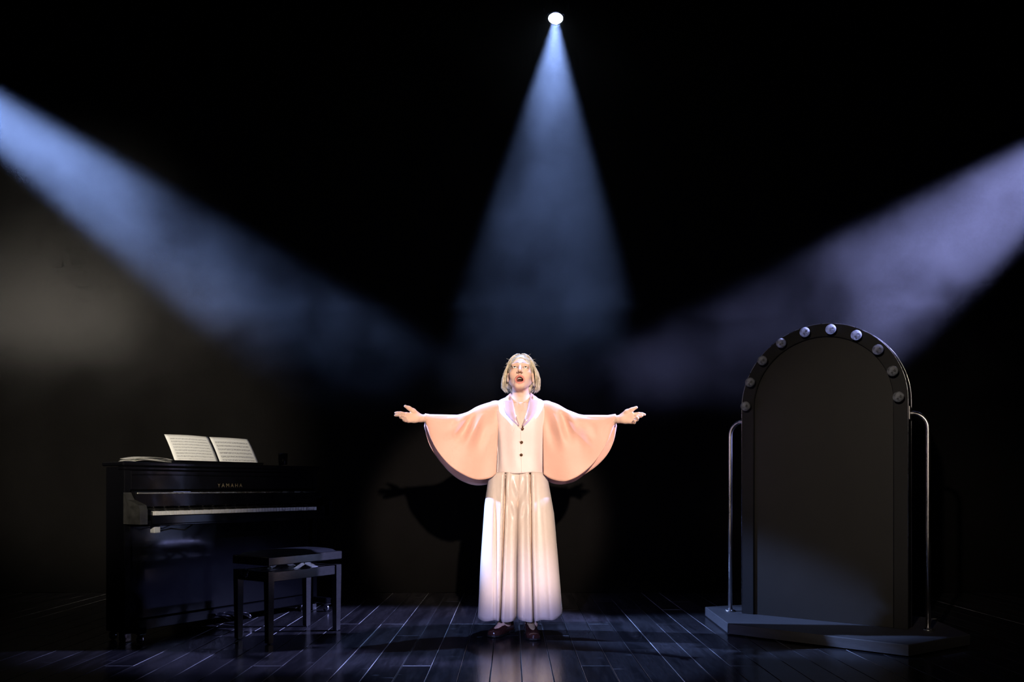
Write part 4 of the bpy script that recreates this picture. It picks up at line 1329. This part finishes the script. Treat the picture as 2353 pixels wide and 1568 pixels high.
# ---- wide pleated trousers -------------------------------------------------------------
def trousers():
    mb=MB()
    for s in (-1,1):
        if s<0:
            outer=[(1088,1128),(1100,1122),(1161,1113),(1291,1104),(1419,1098)]
            inner=[(1088,1199),(1130,1197),(1161,1192),(1291,1187.5),(1419,1187)]
            pleat=[[(1088,1162),(1250,1156.5),(1419,1150.5)],[(1088,1139),(1200,1140),(1419,1139)],[(1088,1176),(1250,1174),(1419,1172)]]
            amp=[0.085,0.010,0.004]
        else:
            outer=[(1088,1254),(1100,1259),(1182,1273.5),(1291,1283),(1408,1292.5)]
            inner=[(1088,1185),(1130,1186),(1161,1187.0),(1291,1187.8),(1419,1188)]
            pleat=[[(1088,1217.5),(1250,1220),(1419,1225)],[(1088,1240),(1250,1252),(1419,1262)],[(1088,1203),(1250,1203),(1419,1205)]]
            amp=[0.085,0.004,0.006]
        NAa,NT=320,40
        V=np.zeros((NAa,NT,3))
        for j in range(NT):
            t=j/(NT-1)
            py=1086+(1420-1086)*t
            xo=interp(outer,py); xi=interp(inner,py)
            cx=(xo+xi)/2; hwp=abs(xo-xi)/2
            hd=0.100+0.050*t
            for i in range(NAa):
                a=2*math.pi*i/NAa
                ca,sa=math.cos(a),math.sin(a)
                inn=(ca*s<0); ux=math.copysign(abs(ca)**(0.9 if inn else 0.75),ca); uy=math.copysign((1-abs(ca)**(9.0 if inn else 2.0))**(0.5 if inn else 0.42),sa)
                px=cx+hwp*ux
                y=0.015+hd*uy
                if sa<0:
                    for (pl,am) in zip(pleat,amp):
                        xl=interp(pl,py)
                        w=(1.1+0.5*t) if am>0.02 else 4.0
                        d=px-xl
                        y+=am*(t if am<0.02 else 1.0)*math.exp(-(d/w)**2)*abs(uy)
                        # panel swells beside the pleat
                        y-=0.008*(am/0.085)*math.exp(-((abs(d)-7)/5.0)**2)
                # drag lines from the crotch
                f=math.exp(-((py-1150)/45)**2)
                if sa<0: y+=f*0.012*math.sin((px-1189)*0.25*(1 if s>0 else -1)+py*0.11)*math.exp(-((px-1189)/22)**2)
                ph=py
                if t>0.9:
                    # hem line dips between the pleats and lifts at the outside
                    lift=(abs(px-1189)/104.0)**3*9
                    ph=py-lift*(t-0.9)/0.1*(1 if s>0 else 0.35)+ (2.0*math.sin(px*0.12))*(t-0.9)/0.1
                D=PD0+y
                # width is judged at the singer's own plane
                V[i,j]=((px-1176.5)*PD0/1853.0-PX0,y,0.88-(ph-1118.0)*PD0/1853.0)
        b0=len(mb.v)
        mb.v+=[tuple(p) for p in V.reshape(-1,3)]
        for i in range(NAa):
            for j in range(NT-1):
                a_=b0+i*NT+j;b_=b0+((i+1)%NAa)*NT+j
                mb.f.append((a_,a_+1,b_+1,b_)); mb.s.append(True)
    o=mb.build('trousers',M_trouser,person)
    m=o.modifiers.new('cloth_thickness','SOLIDIFY'); m.thickness=0.002; m.offset=-1
    return o
trousers()

# ---- shoes ------------------------------------------------------------------------------
def shoe(heel,toe,label=None):
    heel=Vector(heel);toe=Vector(toe)
    d=(toe-heel); L=d.length; d.normalize(); sd=Vector((-d.y,d.x,0))
    def body(prof,name,mat,parent,zoff=0.0):
        n=24; V=[];F=[]
        for (t,w,h,z0) in prof:
            for k in range(n):
                a=2*math.pi*k/n
                ca,sa=math.cos(a),math.sin(a)
                y=w*math.copysign(abs(ca)**0.8,ca)
                z=z0+(h*math.copysign(abs(sa)**0.9,sa) if sa>0 else 0.010*math.copysign(abs(sa)**0.6,sa))
                V.append(heel+d*(t*L)+sd*y+Vector((0,0,z+zoff)))
        for i in range(len(prof)-1):
            for k in range(n): F.append((i*n+k,(i+1)*n+k,(i+1)*n+(k+1)%n,i*n+(k+1)%n))
        F.append(tuple(range(n))); F.append(tuple(range((len(prof)-1)*n,len(prof)*n))[::-1])
        return MB().add(V,F,True).build(name,mat,parent)
    up=[(0.0,0.012,0.030,0.03),(0.03,0.026,0.050,0.028),(0.12,0.032,0.066,0.027),(0.30,0.033,0.072,0.024),(0.45,0.035,0.062,0.020),(0.60,0.041,0.048,0.016),(0.75,0.044,0.036,0.015),(0.88,0.040,0.030,0.015),(0.96,0.028,0.025,0.016),(1.0,0.010,0.014,0.018)]
    o=body(up,'shoe',M_shoe,person)
    tg=[(0.28,0.020,0.073,0.026),(0.34,0.029,0.072,0.026),(0.46,0.030,0.063,0.022),(0.58,0.029,0.052,0.018),(0.68,0.022,0.043,0.017),(0.74,0.008,0.036,0.017)]
    body(tg,'vamp',M_tan,o,0.0018)
    sole=[]
    for (t,w) in ((0.0,0.014),(0.03,0.028),(0.12,0.034),(0.30,0.033),(0.45,0.035),(0.60,0.042),(0.75,0.046),(0.88,0.042),(0.96,0.030),(1.0,0.012)): sole.append((t,w))
    for nm,t0,t1,z0,z1 in (('sole',0.0,1.0,0.004,0.013),('heel',0.0,0.26,0.0,0.022)):
        ps=[x for x in sole if t0<=x[0]<=t1+0.05]
        poly=[heel+d*(t*L*1.012-0.001)+sd*w for t,w in ps]+[heel+d*(t*L*1.012-0.001)-sd*w for t,w in ps[::-1]]
        n=len(poly); mb=MB()
        zz0=z0 if nm=='heel' else z0
        v=[(p.x,p.y,zz0) for p in poly]+[(p.x,p.y,z1) for p in poly]
        mb.add(v,[tuple(range(n)),tuple(range(n,2*n))[::-1]]+[(i,n+i,n+(i+1)%n,(i+1)%n) for i in range(n)])
        mb.build(nm,M_sole,o)
    return o
shoe((q(1176,1450,0)[0],0.075,0),(q(1128,1450,0)[0],-0.10,0))
shoe((q(1214,1450,0)[0],0.03,0),(q(1227,1450,0)[0],-0.20,0))
